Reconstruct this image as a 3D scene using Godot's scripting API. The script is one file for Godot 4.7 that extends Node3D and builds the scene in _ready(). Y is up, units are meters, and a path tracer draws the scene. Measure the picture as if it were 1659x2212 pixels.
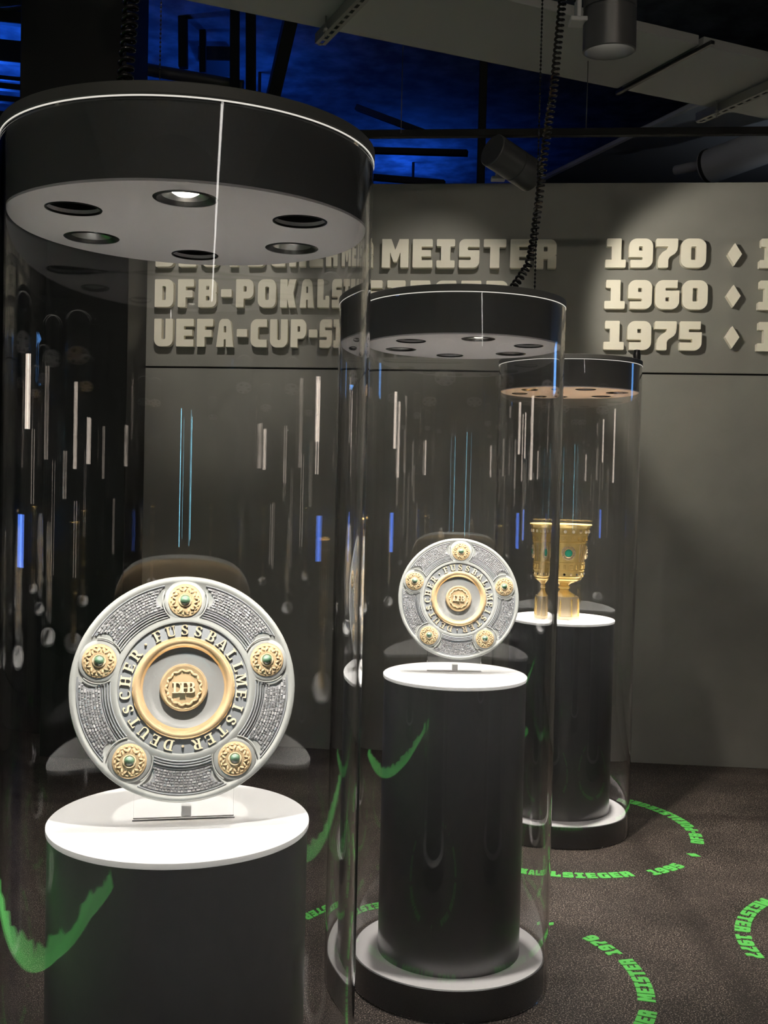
extends Node3D
# A dark museum hall: three glass cylinder showcases with two silver shields and a gold cup, raised lettering on the wall behind.

const EYE := Vector3(0, 1.4896, 0)
const FOCAL := 2329.9
const PITCH := 0.0262
const ROLL := 0.0232
const CASE_SPOTS := [Vector2(-0.3303, -1.7952), Vector2(0.2248, -3.2349), Vector2(0.7985, -4.696)]
const WALL_AT := Vector3(1.385, 0, -5.853)
const WALL_TURN := -0.0981

var mats := {}
var wall_frame: Transform3D

# ---------------------------------------------------------------- mesh building
class Shape:
	var v := PackedVector3Array()
	var n := PackedVector3Array()
	var uv := PackedVector2Array()
	func tri(a: Vector3, b: Vector3, c: Vector3, na: Vector3, nb: Vector3, nc: Vector3, ua := Vector2.ZERO, ub := Vector2.ZERO, uc := Vector2.ZERO) -> void:
		if (b - a).cross(c - a).dot(na + nb + nc) > 0.0:
			v.append_array([a, c, b]); n.append_array([na, nc, nb]); uv.append_array([ua, uc, ub])
		else:
			v.append_array([a, b, c]); n.append_array([na, nb, nc]); uv.append_array([ua, ub, uc])
	func quad(a: Vector3, b: Vector3, c: Vector3, d: Vector3, m: Vector3) -> void:
		tri(a, b, c, m, m, m); tri(a, c, d, m, m, m)
	func box(center: Vector3, size: Vector3, basis := Basis.IDENTITY, bevel := 0.0) -> void:
		var h := size / 2.0
		var bv := minf(bevel, minf(h.x, minf(h.y, h.z)) * 0.9)
		var axes := [Vector3.RIGHT, Vector3.UP, Vector3.BACK]
		for k in 3:
			var a: Vector3 = axes[k]
			var b: Vector3 = axes[(k + 1) % 3]
			var c: Vector3 = axes[(k + 2) % 3]
			var ha: float = h[k]
			var hb: float = h[(k + 1) % 3] - bv
			var hc: float = h[(k + 2) % 3] - bv
			for s: float in [-1.0, 1.0]:
				var o := a * (ha * s)
				var m := basis * (a * s)
				quad(center + basis * (o - b * hb - c * hc), center + basis * (o + b * hb - c * hc), center + basis * (o + b * hb + c * hc), center + basis * (o - b * hb + c * hc), m)
			if bv > 0.0:
				# chamfers along axis c between faces a and b
				for s: float in [-1.0, 1.0]:
					for t: float in [-1.0, 1.0]:
						var p1: Vector3 = a * (h[k] * s) + b * ((h[(k + 1) % 3] - bv) * t)
						var p2: Vector3 = a * ((h[k] - bv) * s) + b * (h[(k + 1) % 3] * t)
						var m2: Vector3 = basis * (a * s + b * t).normalized()
						quad(center + basis * (p1 - c * hc), center + basis * (p2 - c * hc), center + basis * (p2 + c * hc), center + basis * (p1 + c * hc), m2)
		if bv > 0.0:
			for sx: float in [-1.0, 1.0]:
				for sy: float in [-1.0, 1.0]:
					for sz: float in [-1.0, 1.0]:
						var s3 := Vector3(sx, sy, sz)
						var m3 := basis * s3.normalized()
						var q := h * s3
						tri(center + basis * (q - Vector3(0, bv * sy, bv * sz)), center + basis * (q - Vector3(bv * sx, 0, bv * sz)), center + basis * (q - Vector3(bv * sx, bv * sy, 0)), m3, m3, m3)
	# profile: points (radius, height) in order; outward is to the right of the walking direction when going up
	func lathe(profile: Array, segs: int, xf := Transform3D.IDENTITY, smooth_deg := 40.0, from := 0.0, sweep := TAU) -> void:
		var norms := []
		for i in profile.size() - 1:
			var d: Vector2 = (profile[i + 1] - profile[i]).normalized()
			norms.append(Vector2(d.y, -d.x))
		var lim := cos(deg_to_rad(smooth_deg))
		for i in profile.size() - 1:
			var na: Vector2 = norms[i]
			var nb: Vector2 = norms[i]
			if i > 0 and norms[i - 1].dot(norms[i]) > lim:
				na = (norms[i - 1] + norms[i]).normalized()
			if i < norms.size() - 1 and norms[i + 1].dot(norms[i]) > lim:
				nb = (norms[i + 1] + norms[i]).normalized()
			var pa: Vector2 = profile[i]
			var pb: Vector2 = profile[i + 1]
			for k in segs:
				var t0 := from + sweep * k / segs
				var t1 := from + sweep * (k + 1) / segs
				var d0 := Vector3(cos(t0), 0, sin(t0))
				var d1 := Vector3(cos(t1), 0, sin(t1))
				var a := xf * (d0 * pa.x + Vector3.UP * pa.y)
				var b := xf * (d1 * pa.x + Vector3.UP * pa.y)
				var c := xf * (d1 * pb.x + Vector3.UP * pb.y)
				var d := xf * (d0 * pb.x + Vector3.UP * pb.y)
				var m := xf.basis
				var a0 := (m * (d0 * na.x + Vector3.UP * na.y)).normalized()
				var a1 := (m * (d1 * na.x + Vector3.UP * na.y)).normalized()
				var b1 := (m * (d1 * nb.x + Vector3.UP * nb.y)).normalized()
				var b0 := (m * (d0 * nb.x + Vector3.UP * nb.y)).normalized()
				var u0 := float(k) / segs
				var u1 := float(k + 1) / segs
				if pa.x > 1e-6:
					tri(a, b, c, a0, a1, b1, Vector2(u0, 0), Vector2(u1, 0), Vector2(u1, 1))
				if pb.x > 1e-6:
					tri(a, c, d, a0, b1, b0, Vector2(u0, 0), Vector2(u1, 1), Vector2(u0, 1))
	func tube(path: Array, r: float, sides: int, caps := true) -> void:
		var last := path.size() - 1
		var dir: Vector3 = (path[1] - path[0]).normalized()
		var x := dir.cross(Vector3.UP if absf(dir.y) < 0.9 else Vector3.RIGHT).normalized()
		var rings := []
		for i in path.size():
			var t: Vector3 = (path[mini(i + 1, last)] - path[maxi(i - 1, 0)]).normalized()
			x = (x - t * x.dot(t)).normalized()
			var y := t.cross(x)
			var ring := []
			for k in sides:
				ring.append(x * cos(TAU * k / sides) + y * sin(TAU * k / sides))
			rings.append(ring)
		for i in last:
			for k in sides:
				var q := (k + 1) % sides
				var p0: Vector3 = path[i]
				var p1: Vector3 = path[i + 1]
				var r0: Array = rings[i]
				var r1: Array = rings[i + 1]
				tri(p0 + r0[k] * r, p0 + r0[q] * r, p1 + r1[q] * r, r0[k], r0[q], r1[q])
				tri(p0 + r0[k] * r, p1 + r1[q] * r, p1 + r1[k] * r, r0[k], r1[q], r1[k])
		if caps:
			for e in [[0, -1.0], [last, 1.0]]:
				var c: Vector3 = path[e[0]]
				var m: Vector3 = (path[mini(e[0] + 1, last)] - path[maxi(e[0] - 1, 0)]).normalized() * e[1]
				for k in sides:
					tri(c, c + rings[e[0]][k] * r, c + rings[e[0]][(k + 1) % sides] * r, m, m, m)
	func ball(c: Vector3, radii: Vector3, segs := 12, basis := Basis.IDENTITY) -> void:
		var rows := maxi(4, segs / 2)
		for i in rows:
			for k in segs:
				var q := []
				for e in [[i, k], [i, k + 1], [i + 1, k + 1], [i + 1, k]]:
					var a: float = PI * e[0] / rows
					var b: float = TAU * e[1] / segs
					q.append(Vector3(sin(a) * cos(b), cos(a), sin(a) * sin(b)))
				var p := []
				var m := []
				for s in q:
					p.append(c + basis * (s * radii))
					m.append((basis * (s / radii)).normalized())
				tri(p[0], p[1], p[2], m[0], m[1], m[2])
				tri(p[0], p[2], p[3], m[0], m[2], m[3])
	# prism from outlines: faces is a list of simple polygons, edges the outlines for the sides; place(p, z) puts a point into space
	func prism(faces: Array, edges: Array, z0: float, z1: float, place: Callable, back := false) -> void:
		for f in faces:
			var idx := Geometry2D.triangulate_polygon(f)
			for i in range(0, idx.size(), 3):
				var a: Vector2 = f[idx[i]]
				var b: Vector2 = f[idx[i + 1]]
				var c: Vector2 = f[idx[i + 2]]
				var up: Vector3 = (place.call(a, z1) - place.call(a, z0)).normalized()
				tri(place.call(a, z1), place.call(b, z1), place.call(c, z1), up, up, up)
				if back:
					tri(place.call(a, z0), place.call(b, z0), place.call(c, z0), -up, -up, -up)
		for e in edges:
			var sgn := 1.0 if Geometry2D.is_polygon_clockwise(e) else -1.0
			for i in e.size():
				var a: Vector2 = e[i]
				var b: Vector2 = e[(i + 1) % e.size()]
				if a.distance_to(b) < 1e-6:
					continue
				var d := (b - a).normalized()
				var o := Vector2(-d.y, d.x) * sgn
				var mid := (a + b) / 2.0
				var m: Vector3 = (place.call(mid + o * 0.05, z1) - place.call(mid, z1)).normalized()
				quad(place.call(a, z0), place.call(b, z0), place.call(b, z1), place.call(a, z1), m)
	func mesh() -> ArrayMesh:
		var arrays := []
		arrays.resize(Mesh.ARRAY_MAX)
		arrays[Mesh.ARRAY_VERTEX] = v
		arrays[Mesh.ARRAY_NORMAL] = n
		arrays[Mesh.ARRAY_TEX_UV] = uv
		var m := ArrayMesh.new()
		m.add_surface_from_arrays(Mesh.PRIMITIVE_TRIANGLES, arrays)
		return m

func piece(called: String, shape, material: Material, parent: Node) -> MeshInstance3D:
	var o := MeshInstance3D.new()
	o.name = called
	o.mesh = shape.mesh() if shape is Shape else shape
	o.material_override = material
	parent.add_child(o, true)
	return o

func tag(o: Node, label: String, category: String, group := "", kind := "") -> Node:
	if label: o.set_meta("label", label)
	if category: o.set_meta("category", category)
	if group: o.set_meta("group", group)
	if kind: o.set_meta("kind", kind)
	return o

var used := {}
func fresh(called: String) -> String:
	used[called] = used.get(called, -1) + 1
	return called if used[called] == 0 else "%s_%03d" % [called, used[called]]

func thing(called: String, label: String, category: String, at := Vector3.ZERO, turn := 0.0, group := "") -> Node3D:
	var o := Node3D.new()
	o.name = fresh(called)
	add_child(o, true)
	o.position = at
	o.rotation.y = turn
	tag(o, label, category, group)
	return o

func solo(called: String, shape, material: Material, label: String, category: String, group := "") -> MeshInstance3D:
	var o := piece(fresh(called), shape, material, self)
	tag(o, label, category, group)
	return o

func structure(called: String, shape, material: Material) -> MeshInstance3D:
	var o := piece(called, shape, material, self)
	o.set_meta("kind", "structure")
	return o

# a place in the hall given by where the photograph shows it and how far back it stands (z)
func spot_at(px: float, py: float, z: float) -> Vector3:
	var dx := px - 829.5
	var dy := py - 1106.0
	var u := cos(ROLL) * dx + sin(ROLL) * dy
	var w := -sin(ROLL) * dx + cos(ROLL) * dy
	var ray := Vector3.RIGHT * (u / FOCAL) - Vector3(0, cos(PITCH), -sin(PITCH)) * (w / FOCAL) + Vector3(0, -sin(PITCH), -cos(PITCH))
	return EYE + ray * (z / ray.z)

func spot_on(px: float, py: float, height: float) -> Vector3:
	var p := spot_at(px, py, -1.0) - EYE
	return EYE + p * ((height - EYE.y) / p.y)

# ---------------------------------------------------------------- materials
func mat(called: String, color: Color, rough: float, metal := 0.0) -> StandardMaterial3D:
	if mats.has(called):
		return mats[called]
	var m := StandardMaterial3D.new()
	m.resource_name = called
	m.albedo_color = color
	m.roughness = rough
	m.metallic = metal
	mats[called] = m
	return m

func glow(called: String, color: Color, energy: float) -> StandardMaterial3D:
	var m := mat(called, Color(0.1, 0.1, 0.1), 0.5)
	m.emission_enabled = true
	m.emission = color
	m.emission_energy_multiplier = energy
	return m

func noise(freq: float, seed_: int, oct := 4, type := FastNoiseLite.TYPE_SIMPLEX_SMOOTH) -> FastNoiseLite:
	var f := FastNoiseLite.new()
	f.seed = seed_
	f.frequency = freq
	f.noise_type = type
	f.fractal_octaves = oct
	return f

func noise_tex(f: FastNoiseLite, size: int, stops: Array) -> NoiseTexture2D:
	var t := NoiseTexture2D.new()
	t.width = size; t.height = size
	t.seamless = true
	t.noise = f
	var g := Gradient.new()
	var offs := PackedFloat32Array()
	var cols := PackedColorArray()
	for s in stops:
		offs.append(s[0]); cols.append(s[1])
	g.offsets = offs; g.colors = cols
	t.color_ramp = g
	return t

func triplanar(m: StandardMaterial3D, tex: Texture2D, scale: float, world := true) -> StandardMaterial3D:
	m.albedo_texture = tex
	m.uv1_triplanar = true
	m.uv1_world_triplanar = world
	m.uv1_scale = Vector3.ONE * scale
	return m

func engraving() -> ImageTexture:
	var rng := RandomNumberGenerator.new()
	rng.seed = 11
	var im := Image.create(512, 256, false, Image.FORMAT_L8)
	im.fill(Color(0.25, 0.25, 0.25))
	for row in 13:
		var x := 4
		while x < 506:
			var w := rng.randi_range(5, 13)
			var y := 6 + row * 19
			for k in rng.randi_range(2, 3):
				var xx := x + rng.randi_range(0, w - 3)
				im.fill_rect(Rect2i(xx, y + rng.randi_range(0, 3), 3, rng.randi_range(7, 11)), Color(0.95, 0.95, 0.95))
			im.fill_rect(Rect2i(x, y + rng.randi_range(0, 9), w, 3), Color(0.85, 0.85, 0.85))
			x += w + rng.randi_range(2, 5)
	return ImageTexture.create_from_image(im)

func make_materials() -> void:
	var glass := mat("clear glass", Color(1, 1, 1, 0.0), 0.0)
	glass.refraction_enabled = true
	glass.refraction_scale = 0.05
	mat("black lacquer", Color(0.41, 0.41, 0.405), 0.42)
	mat("black matte", Color(0.14, 0.14, 0.138), 0.7)
	mat("black satin", Color(0.11, 0.11, 0.115), 0.35)
	mat("pedestal black", Color(0.18, 0.18, 0.182), 0.3)
	mat("deep black", Color(0.03, 0.03, 0.03), 0.8)
	mat("white disc", Color(0.93, 0.93, 0.93), 0.5)
	mat("soffit grey", Color(0.93, 0.91, 0.92), 0.6)
	mat("ring grey", Color(0.72, 0.71, 0.71), 0.5)
	mat("slot grey", Color(0.2, 0.2, 0.21), 0.6)
	mat("brushed metal", Color(0.72, 0.72, 0.72), 0.3, 1.0)
	mat("silver", Color(0.64, 0.645, 0.63), 0.3, 0.9)
	mat("silver dark", Color(0.52, 0.53, 0.54), 0.3, 0.85)
	mat("silver dish", Color(0.62, 0.62, 0.61), 0.24, 0.88)
	mat("gold", Color(0.83, 0.72, 0.56), 0.25, 0.9)
	mat("gold deep", Color(0.98, 0.85, 0.55), 0.27, 0.7)
	mat("gold pale", Color(0.92, 0.84, 0.7), 0.28, 0.85)
	var gem := mat("green gem", Color(0.015, 0.12, 0.045), 0.06)
	gem.clearcoat_enabled = true
	gem.clearcoat = 1.0
	mat("jade", Color(0.2, 0.62, 0.5), 0.15)
	mat("pearl", Color(0.92, 0.88, 0.8), 0.2)
	var eng := mat("engraved silver", Color(0.5, 0.5, 0.51), 0.4, 0.85)
	eng.heightmap_enabled = true
	eng.heightmap_texture = engraving()
	eng.heightmap_scale = 0.1
	mat("letter cream", Color(0.95, 0.93, 0.86), 0.55)
	var floor_m := mat("speckled floor", Color(1, 1, 1), 0.6)
	triplanar(floor_m, noise_tex(noise(0.33, 3, 3), 1024, [[0.0, Color(0.16, 0.14, 0.13)], [0.5, Color(0.205, 0.18, 0.168)], [0.6, Color(0.26, 0.23, 0.213)], [0.665, Color(0.6, 0.55, 0.5)], [0.76, Color(0.95, 0.89, 0.83)]]), 0.5)
	floor_m.detail_enabled = true
	floor_m.detail_blend_mode = BaseMaterial3D.BLEND_MODE_MUL
	floor_m.detail_albedo = noise_tex(noise(0.012, 8, 4), 512, [[0.2, Color(0.8, 0.8, 0.8)], [0.8, Color(1, 1, 1)]])
	var wall_m := mat("grey wall paint", Color(1, 1, 1), 0.6)
	triplanar(wall_m, noise_tex(noise(0.01, 5, 4), 512, [[0.0, Color(0.495, 0.49, 0.468)], [1.0, Color(0.535, 0.53, 0.505)]]), 0.5)
	var ceil_m := mat("dark concrete", Color(1, 1, 1), 0.85)
	triplanar(ceil_m, noise_tex(noise(0.02, 9, 6), 512, [[0.2, Color(0.3, 0.3, 0.32)], [0.8, Color(0.48, 0.48, 0.5)]]), 0.4)
	mat("dark wall", Color(0.16, 0.16, 0.165), 0.7)
	mat("column black", Color(0.13, 0.13, 0.13), 0.5)
	mat("floor green", Color(0.43, 0.9, 0.42), 0.6)
	mat("board grey", Color(0.64, 0.64, 0.63), 0.7)
	mat("galvanised steel", Color(0.55, 0.55, 0.53), 0.45, 0.5)
	mat("duct steel", Color(0.72, 0.73, 0.75), 0.5, 0.1)
	mat("spot grey", Color(0.34, 0.34, 0.34), 0.4, 0.3)
	mat("bracket white", Color(0.7, 0.7, 0.7), 0.5)
	mat("cable black", Color(0.09, 0.09, 0.09), 0.2)
	glow("lamp lens", Color(1.0, 0.97, 0.9), 6.0)
	glow("piped edge glow", Color(1.0, 0.98, 0.93), 0.75)  # emission put in for lamp light piped up the glass wall
	glow("led cyan", Color(0.55, 0.9, 1.0), 5.0)
	glow("screen blue", Color(0.5, 0.66, 1.0), 1.7)
	glow("ring green", Color(0.5, 1.0, 0.5), 0.95)
	glow("blue lamp", Color(0.1, 0.3, 1.0), 4.0)

# ---------------------------------------------------------------- block lettering
func rr(x0: float, y0: float, x1: float, y1: float, tl := 0.25, tr := 0.25, br := 0.25, bl := 0.25) -> PackedVector2Array:
	var p := PackedVector2Array()
	for c in [[x1 - tr, y1 - tr, tr, 0.0], [x0 + tl, y1 - tl, tl, 90.0], [x0 + bl, y0 + bl, bl, 180.0], [x1 - br, y0 + br, br, 270.0]]:
		var steps := 1 if c[2] < 0.001 else (3 if c[2] < 0.6 else 6)
		if c[2] < 0.001:
			p.append(Vector2(c[0], c[1]))
			continue
		for k in steps + 1:
			var a := deg_to_rad(c[3] + 90.0 * k / steps)
			p.append(Vector2(c[0] + c[2] * cos(a), c[1] + c[2] * sin(a)))
	return p

func bx(x0: float, y0: float, x1: float, y1: float) -> PackedVector2Array:
	return PackedVector2Array([Vector2(x0, y0), Vector2(x1, y0), Vector2(x1, y1), Vector2(x0, y1)])

func poly(a: Array) -> PackedVector2Array:
	var p := PackedVector2Array()
	for i in range(0, a.size(), 2):
		p.append(Vector2(a[i], a[i + 1]))
	return p

func flip_glyph(list: Array, w: float) -> Array:
	var out := []
	for p in list:
		var q := PackedVector2Array()
		for s in p:
			q.append(Vector2(w - s.x, 7.0 - s.y))
		out.append(q)
	return out

# [width, solid outlines, cut outlines, enclosed holes, where to split]
func glyph_plan(ch: String) -> Array:
	match ch:
		"D": return [5.3, [rr(0, 0, 5.3, 7, .25, 1.7, 1.7, .25)], [], [rr(2.15, 1.75, 3.15, 5.25, .1, .3, .3, .1)], 2.65]
		"E": return [4.9, [rr(0, 0, 4.9, 7)], [bx(2.2, 1.85, 6, 2.75), bx(2.2, 4.3, 6, 5.15), bx(4.5, 2.7, 6, 4.4)], [], 0]
		"U": return [5.3, [rr(0, 0, 5.3, 7, .25, .25, 1.8, 1.8)], [rr(2.1, 1.8, 3.2, 9, .1, .1, .4, .4)], [], 0]
		"T": return [5.5, [rr(0, 5.1, 5.5, 7), rr(1.6, 0, 3.9, 7, .2, .2, .2, .2)], [], [], 0]
		"S": return [5.0, [rr(0, 0, 5, 7, 1.4, .25, 1.5, .25)], [rr(2.1, 4.3, 8, 5.1, .3, 0, 0, .3), rr(-3, 1.9, 2.9, 2.7, 0, .3, .3, 0)], [], 0]
		"C": return [4.7, [rr(0, 0, 4.7, 7, 1.8, .25, .25, 1.8)], [rr(2.15, 1.9, 8, 5.1, .4, 0, 0, .4)], [], 0]
		"H": return [5.3, [rr(0, 0, 2.15, 7), rr(3.15, 0, 5.3, 7), bx(1.5, 2.6, 3.8, 4.4)], [], [], 0]
		"R": return [5.3, [rr(0, 0, 5.3, 7, .25, 1.6, .25, .25)], [bx(2.2, -1, 3.2, 2.2), poly([4.9, 3.1, 5.8, 3.5, 5.8, 2.7])], [rr(2.2, 4.0, 3.15, 5.2, .1, .25, .25, .1)], 2.7]
		"M": return [6.6, [poly([0, 0, 0, 7, 2.3, 7, 3.3, 4.3, 4.3, 7, 6.6, 7, 6.6, 0, 4.6, 0, 4.6, 3.7, 3.75, 1.4, 2.85, 1.4, 2.0, 3.7, 2.0, 0])], [], [], 0]
		"I": return [4.5, [rr(0, 0, 4.5, 1.8), rr(0, 5.2, 4.5, 7), bx(1.1, .5, 3.4, 6.5)], [], [], 0]
		"F": return [4.5, [rr(0, 0, 2.2, 7), rr(0, 5.15, 4.5, 7), rr(.5, 2.45, 4.1, 4.25)], [], [], 0]
		"B": return [5.1, [rr(0, 0, 5.1, 7, .25, 1.5, 1.6, .25)], [poly([4.8, 3.6, 5.6, 4.0, 5.6, 3.2])], [rr(2.15, 4.35, 3.0, 5.35, .1, .2, .2, .1), rr(2.15, 1.65, 3.1, 2.8, .1, .2, .2, .1)], 2.6]
		"-": return [3.0, [rr(0, 2.55, 3.0, 4.5)], [], [], 0]
		"P": return [5.0, [rr(0, 0, 2.2, 7), rr(0, 2.2, 5.0, 7, .25, 1.6, 1.6, 0)], [], [rr(2.15, 3.9, 3.0, 5.3, .1, .25, .25, .1)], 2.6]
		"O": return [5.3, [rr(0, 0, 5.3, 7, 1.7, 1.7, 1.7, 1.7)], [], [rr(2.1, 1.85, 3.2, 5.15, .3, .3, .3, .3)], 2.65]
		"K": return [4.9, [rr(0, 0, 2.2, 7), poly([2.0, 2.9, 2.0, 4.4, 2.8, 7, 5.0, 7, 4.0, 3.7, 4.9, 0, 2.7, 0])], [], [], 0]
		"A": return [4.8, [poly([0, 0, .7, 5.8, 1.0, 6.6, 1.6, 7, 3.2, 7, 3.8, 6.6, 4.1, 5.8, 4.8, 0])], [poly([2.05, -1, 2.15, 1.9, 2.65, 1.9, 2.75, -1])], [rr(2.05, 3.6, 2.75, 5.2, .2, .2, .1, .1)], 2.4]
		"L": return [4.7, [rr(0, 0, 2.2, 7), rr(0, 0, 4.7, 1.9), rr(3.2, 0, 4.7, 2.9)], [], [], 0]
		"G": return [5.2, [rr(0, 0, 5.2, 7, 1.8, .25, .5, 1.8)], [bx(2.1, 4.3, 8, 5.1), bx(2.1, 1.85, 3.1, 5.0)], [], 0]
		"0": return [5.95, [rr(0, 0, 5.95, 7, 1.9, 1.9, 1.9, 1.9)], [], [rr(2.4, 1.9, 3.6, 5.1, .2, .2, .2, .2)], 3.0]
		"1": return [4.9, [rr(0, 0, 4.9, 1.9), rr(1.5, .2, 3.8, 7), rr(.3, 5.05, 3.6, 7)], [], [], 0]
		"9": return [5.7, [rr(0, 0, 5.7, 7, 1.8, 1.8, 1.8, .25)], [rr(-3, 1.85, 3.3, 2.5, 0, .2, .2, 0), bx(-1, -1, .45, 1.9)], [rr(2.35, 4.1, 3.25, 5.1, .15, .15, .15, .15)], 2.8]
		"6":
			var g := glyph_plan("9")
			return [5.7, flip_glyph(g[1], 5.7), flip_glyph(g[2], 5.7), flip_glyph(g[3], 5.7), 2.9]
		"7": return [5.2, [poly([0, 5.1, 0, 6.8, .2, 7, 5.0, 7, 5.2, 6.8, 5.2, 5.2, 5.05, 4.2, 4.6, 3.5, 3.3, 2.6, 2.95, 1.9, 2.95, .2, 2.8, 0, .7, 0, .5, .2, .5, 1.7, .8, 2.8, 1.5, 3.7, 2.6, 4.4, 2.9, 5.1])], [], [], 0]
		"5": return [5.2, [rr(0, 0, 5.2, 7, .25, .25, 1.8, .25)], [rr(2.15, 4.4, 8, 5.15, .1, 0, 0, .1), bx(4.9, 5, 6, 8), rr(-3, 1.9, 3.0, 2.75, 0, .2, .2, 0)], [], 0]
		"3": return [5.3, [rr(0, 0, 5.3, 7, .25, 1.7, 1.7, .25)], [rr(-3, 4.3, 3.0, 5.1, 0, .2, .2, 0), rr(-3, 1.9, 3.0, 2.7, 0, .2, .2, 0), bx(-1, 1.8, .6, 5.2)], [], 0]
		"*": return [3.4, [poly([0, 3.3, 1.7, 5.95, 3.4, 3.3, 1.7, .65])], [], [], 0]
	return [2.4, [], [], [], 0]

func glyph_shape(ch: String) -> Array:
	var g := glyph_plan(ch)
	if g[1].is_empty():
		return [g[0], [], []]
	var sols: Array = [g[1][0]]
	for i in range(1, g[1].size()):
		var nxt := []
		var cur: PackedVector2Array = g[1][i]
		for s in sols:
			var m := Geometry2D.merge_polygons(s, cur)
			if m.size() == 1:
				cur = m[0]
			else:
				nxt.append(s)
		nxt.append(cur)
		sols = nxt
	for c in g[2]:
		var nxt := []
		for s in sols:
			nxt.append_array(Geometry2D.clip_polygons(s, c))
		sols = nxt
	var edges := sols.duplicate()
	var faces := sols
	if not g[3].is_empty():
		faces = []
		for s in sols:
			for strip in [bx(-9, -9, g[4], 20), bx(g[4], -9, 20, 20)]:
				var part: Array = Geometry2D.intersect_polygons(s, strip)
				for hole in g[3]:
					var nxt := []
					for q in part:
						nxt.append_array(Geometry2D.clip_polygons(q, hole))
					part = nxt
				faces.append_array(part)
		for hole in g[3]:
			var h: PackedVector2Array = hole.duplicate()
			if Geometry2D.is_polygon_clockwise(h) == Geometry2D.is_polygon_clockwise(edges[0]):
				h.reverse()
			edges.append(h)
	return [g[0], faces, edges]

const LETTER_NAMES := {"-": "hyphen", "*": "diamond"}

func text_width(text: String, gap: float, space: float) -> float:
	var w := 0.0
	for ch in text:
		w += space if ch == " " else glyph_plan(ch)[0] + gap
	return w - gap

func letter_name(ch: String) -> String:
	return LETTER_NAMES.get(ch, "letter" if ch.to_int() == 0 and ch != "0" else "digit")

# raised letters on the wall; u0..u1 and the baseline v are measured along the wall face
func wall_word(text: String, u0: float, u1: float, v: float, label: String, group := "") -> void:
	var eye_local := wall_frame.affine_inverse() * EYE
	var stand := 0.042
	var k := (eye_local.z - stand) / eye_local.z
	u0 = eye_local.x + (u0 - eye_local.x) * k
	u1 = eye_local.x + (u1 - eye_local.x) * k
	v = eye_local.y + (v - eye_local.y) * k
	var s := 0.156 * k / 7.0
	var natural := text_width(text, 0.0, 3.0)
	var gaps := maxi(1, text.replace(" ", "").length() - 1)
	var gap := ((u1 - u0) / s - natural) / gaps if u1 > u0 else 0.9
	var t := thing("wall_lettering", label, "lettering", wall_frame * Vector3(u0, v, 0.0), WALL_TURN, group)
	var x := 0.0
	for ch in text:
		if ch == " ":
			x += 3.0
			continue
		var g := glyph_shape(ch)
		var sh := Shape.new()
		var place := func(p: Vector2, z: float) -> Vector3: return Vector3((x + p.x) * s, p.y * s, z)
		sh.prism(g[1], g[2], 0.0005, stand, place)
		piece(letter_name(ch), sh, mats["letter cream"], t)
		x += g[0] + gap

# flat letters set in a ring on the floor, read walking counter-clockwise with their tops towards the middle
func floor_word(text: String, middle: Vector2, a0: float, a1: float, r_out: float, height: float, t: Node3D) -> void:
	var natural := text_width(text, 0.85, 2.0)
	var per := deg_to_rad(a1 - a0) / natural
	var x := 0.0
	for ch in text:
		if ch == " ":
			x += 2.0
			continue
		var g := glyph_shape(ch)
		var sh := Shape.new()
		var place := func(p: Vector2, z: float) -> Vector3:
			var a := deg_to_rad(a0) + (x + p.x) * per
			var r := r_out - p.y / 7.0 * height
			return Vector3(cos(a) * r, z, -sin(a) * r)
		sh.prism(g[1], g[2], 0.0002, 0.002, place)
		piece(letter_name(ch), sh, mats["floor green"], t)
		x += g[0] + 0.85

# ---------------------------------------------------------------- showcase
func downlight(lit: bool) -> Array:
	var ring := Shape.new()
	var cup := Shape.new()
	if lit:
		ring.lathe([Vector2(0.034, 0.0042), Vector2(0.0395, 0.0002), Vector2(0.0415, -0.0014), Vector2(0.046, -0.0012), Vector2(0.0475, 0.0)], 40)
		cup.lathe([Vector2(0.014, 0.02), Vector2(0.02, 0.0135), Vector2(0.028, 0.0075), Vector2(0.0342, 0.004)], 40, Transform3D.IDENTITY, 70.0)
	else:
		ring.lathe([Vector2(0.0402, 0.002), Vector2(0.0402, -0.0012), Vector2(0.0425, -0.0012), Vector2(0.043, 0.0)], 40)
		cup.lathe([Vector2(0.0, 0.05), Vector2(0.042, 0.05), Vector2(0.042, 0.0005)], 40)
	return [ring, cup]

func flip(s: Shape) -> Shape:
	for i in s.n.size():
		s.n[i] = -s.n[i]
	for i in range(0, s.v.size(), 3):
		var a := s.v[i + 1]; s.v[i + 1] = s.v[i + 2]; s.v[i + 2] = a
		var b := s.n[i + 1]; s.n[i + 1] = s.n[i + 2]; s.n[i + 2] = b
	return s

var soffit_mesh: ArrayMesh
func make_soffit() -> void:
	var s := Shape.new()
	var faces := []
	var edges := []
	var outer := PackedVector2Array()
	for i in 120:
		outer.append(Vector2.from_angle(TAU * i / 120.0) * 0.2885)
	edges.append(outer)
	for k in 6:
		var mid := deg_to_rad(82.0 - 60.0 * k)
		var hole := PackedVector2Array()
		for i in 40:
			hole.append(Vector2.from_angle(mid) * 0.2 + Vector2.from_angle(mid + TAU * (i + 0.5) / 40.0) * 0.0405)
		for half in 2:
			var wedge := PackedVector2Array([Vector2.ZERO])
			for i in 11:
				wedge.append(Vector2.from_angle(mid + deg_to_rad(-30.0 + 30.0 * half + 3.0 * i)) * 0.2885)
			faces.append_array(Geometry2D.clip_polygons(wedge, hole))
		hole.reverse()
		edges.append(hole)
	var place := func(p: Vector2, z: float) -> Vector3: return Vector3(p.x, 0.004 - z, p.y)
	s.prism(faces, edges, 0.0, 0.008, place)
	soffit_mesh = s.mesh()

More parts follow.
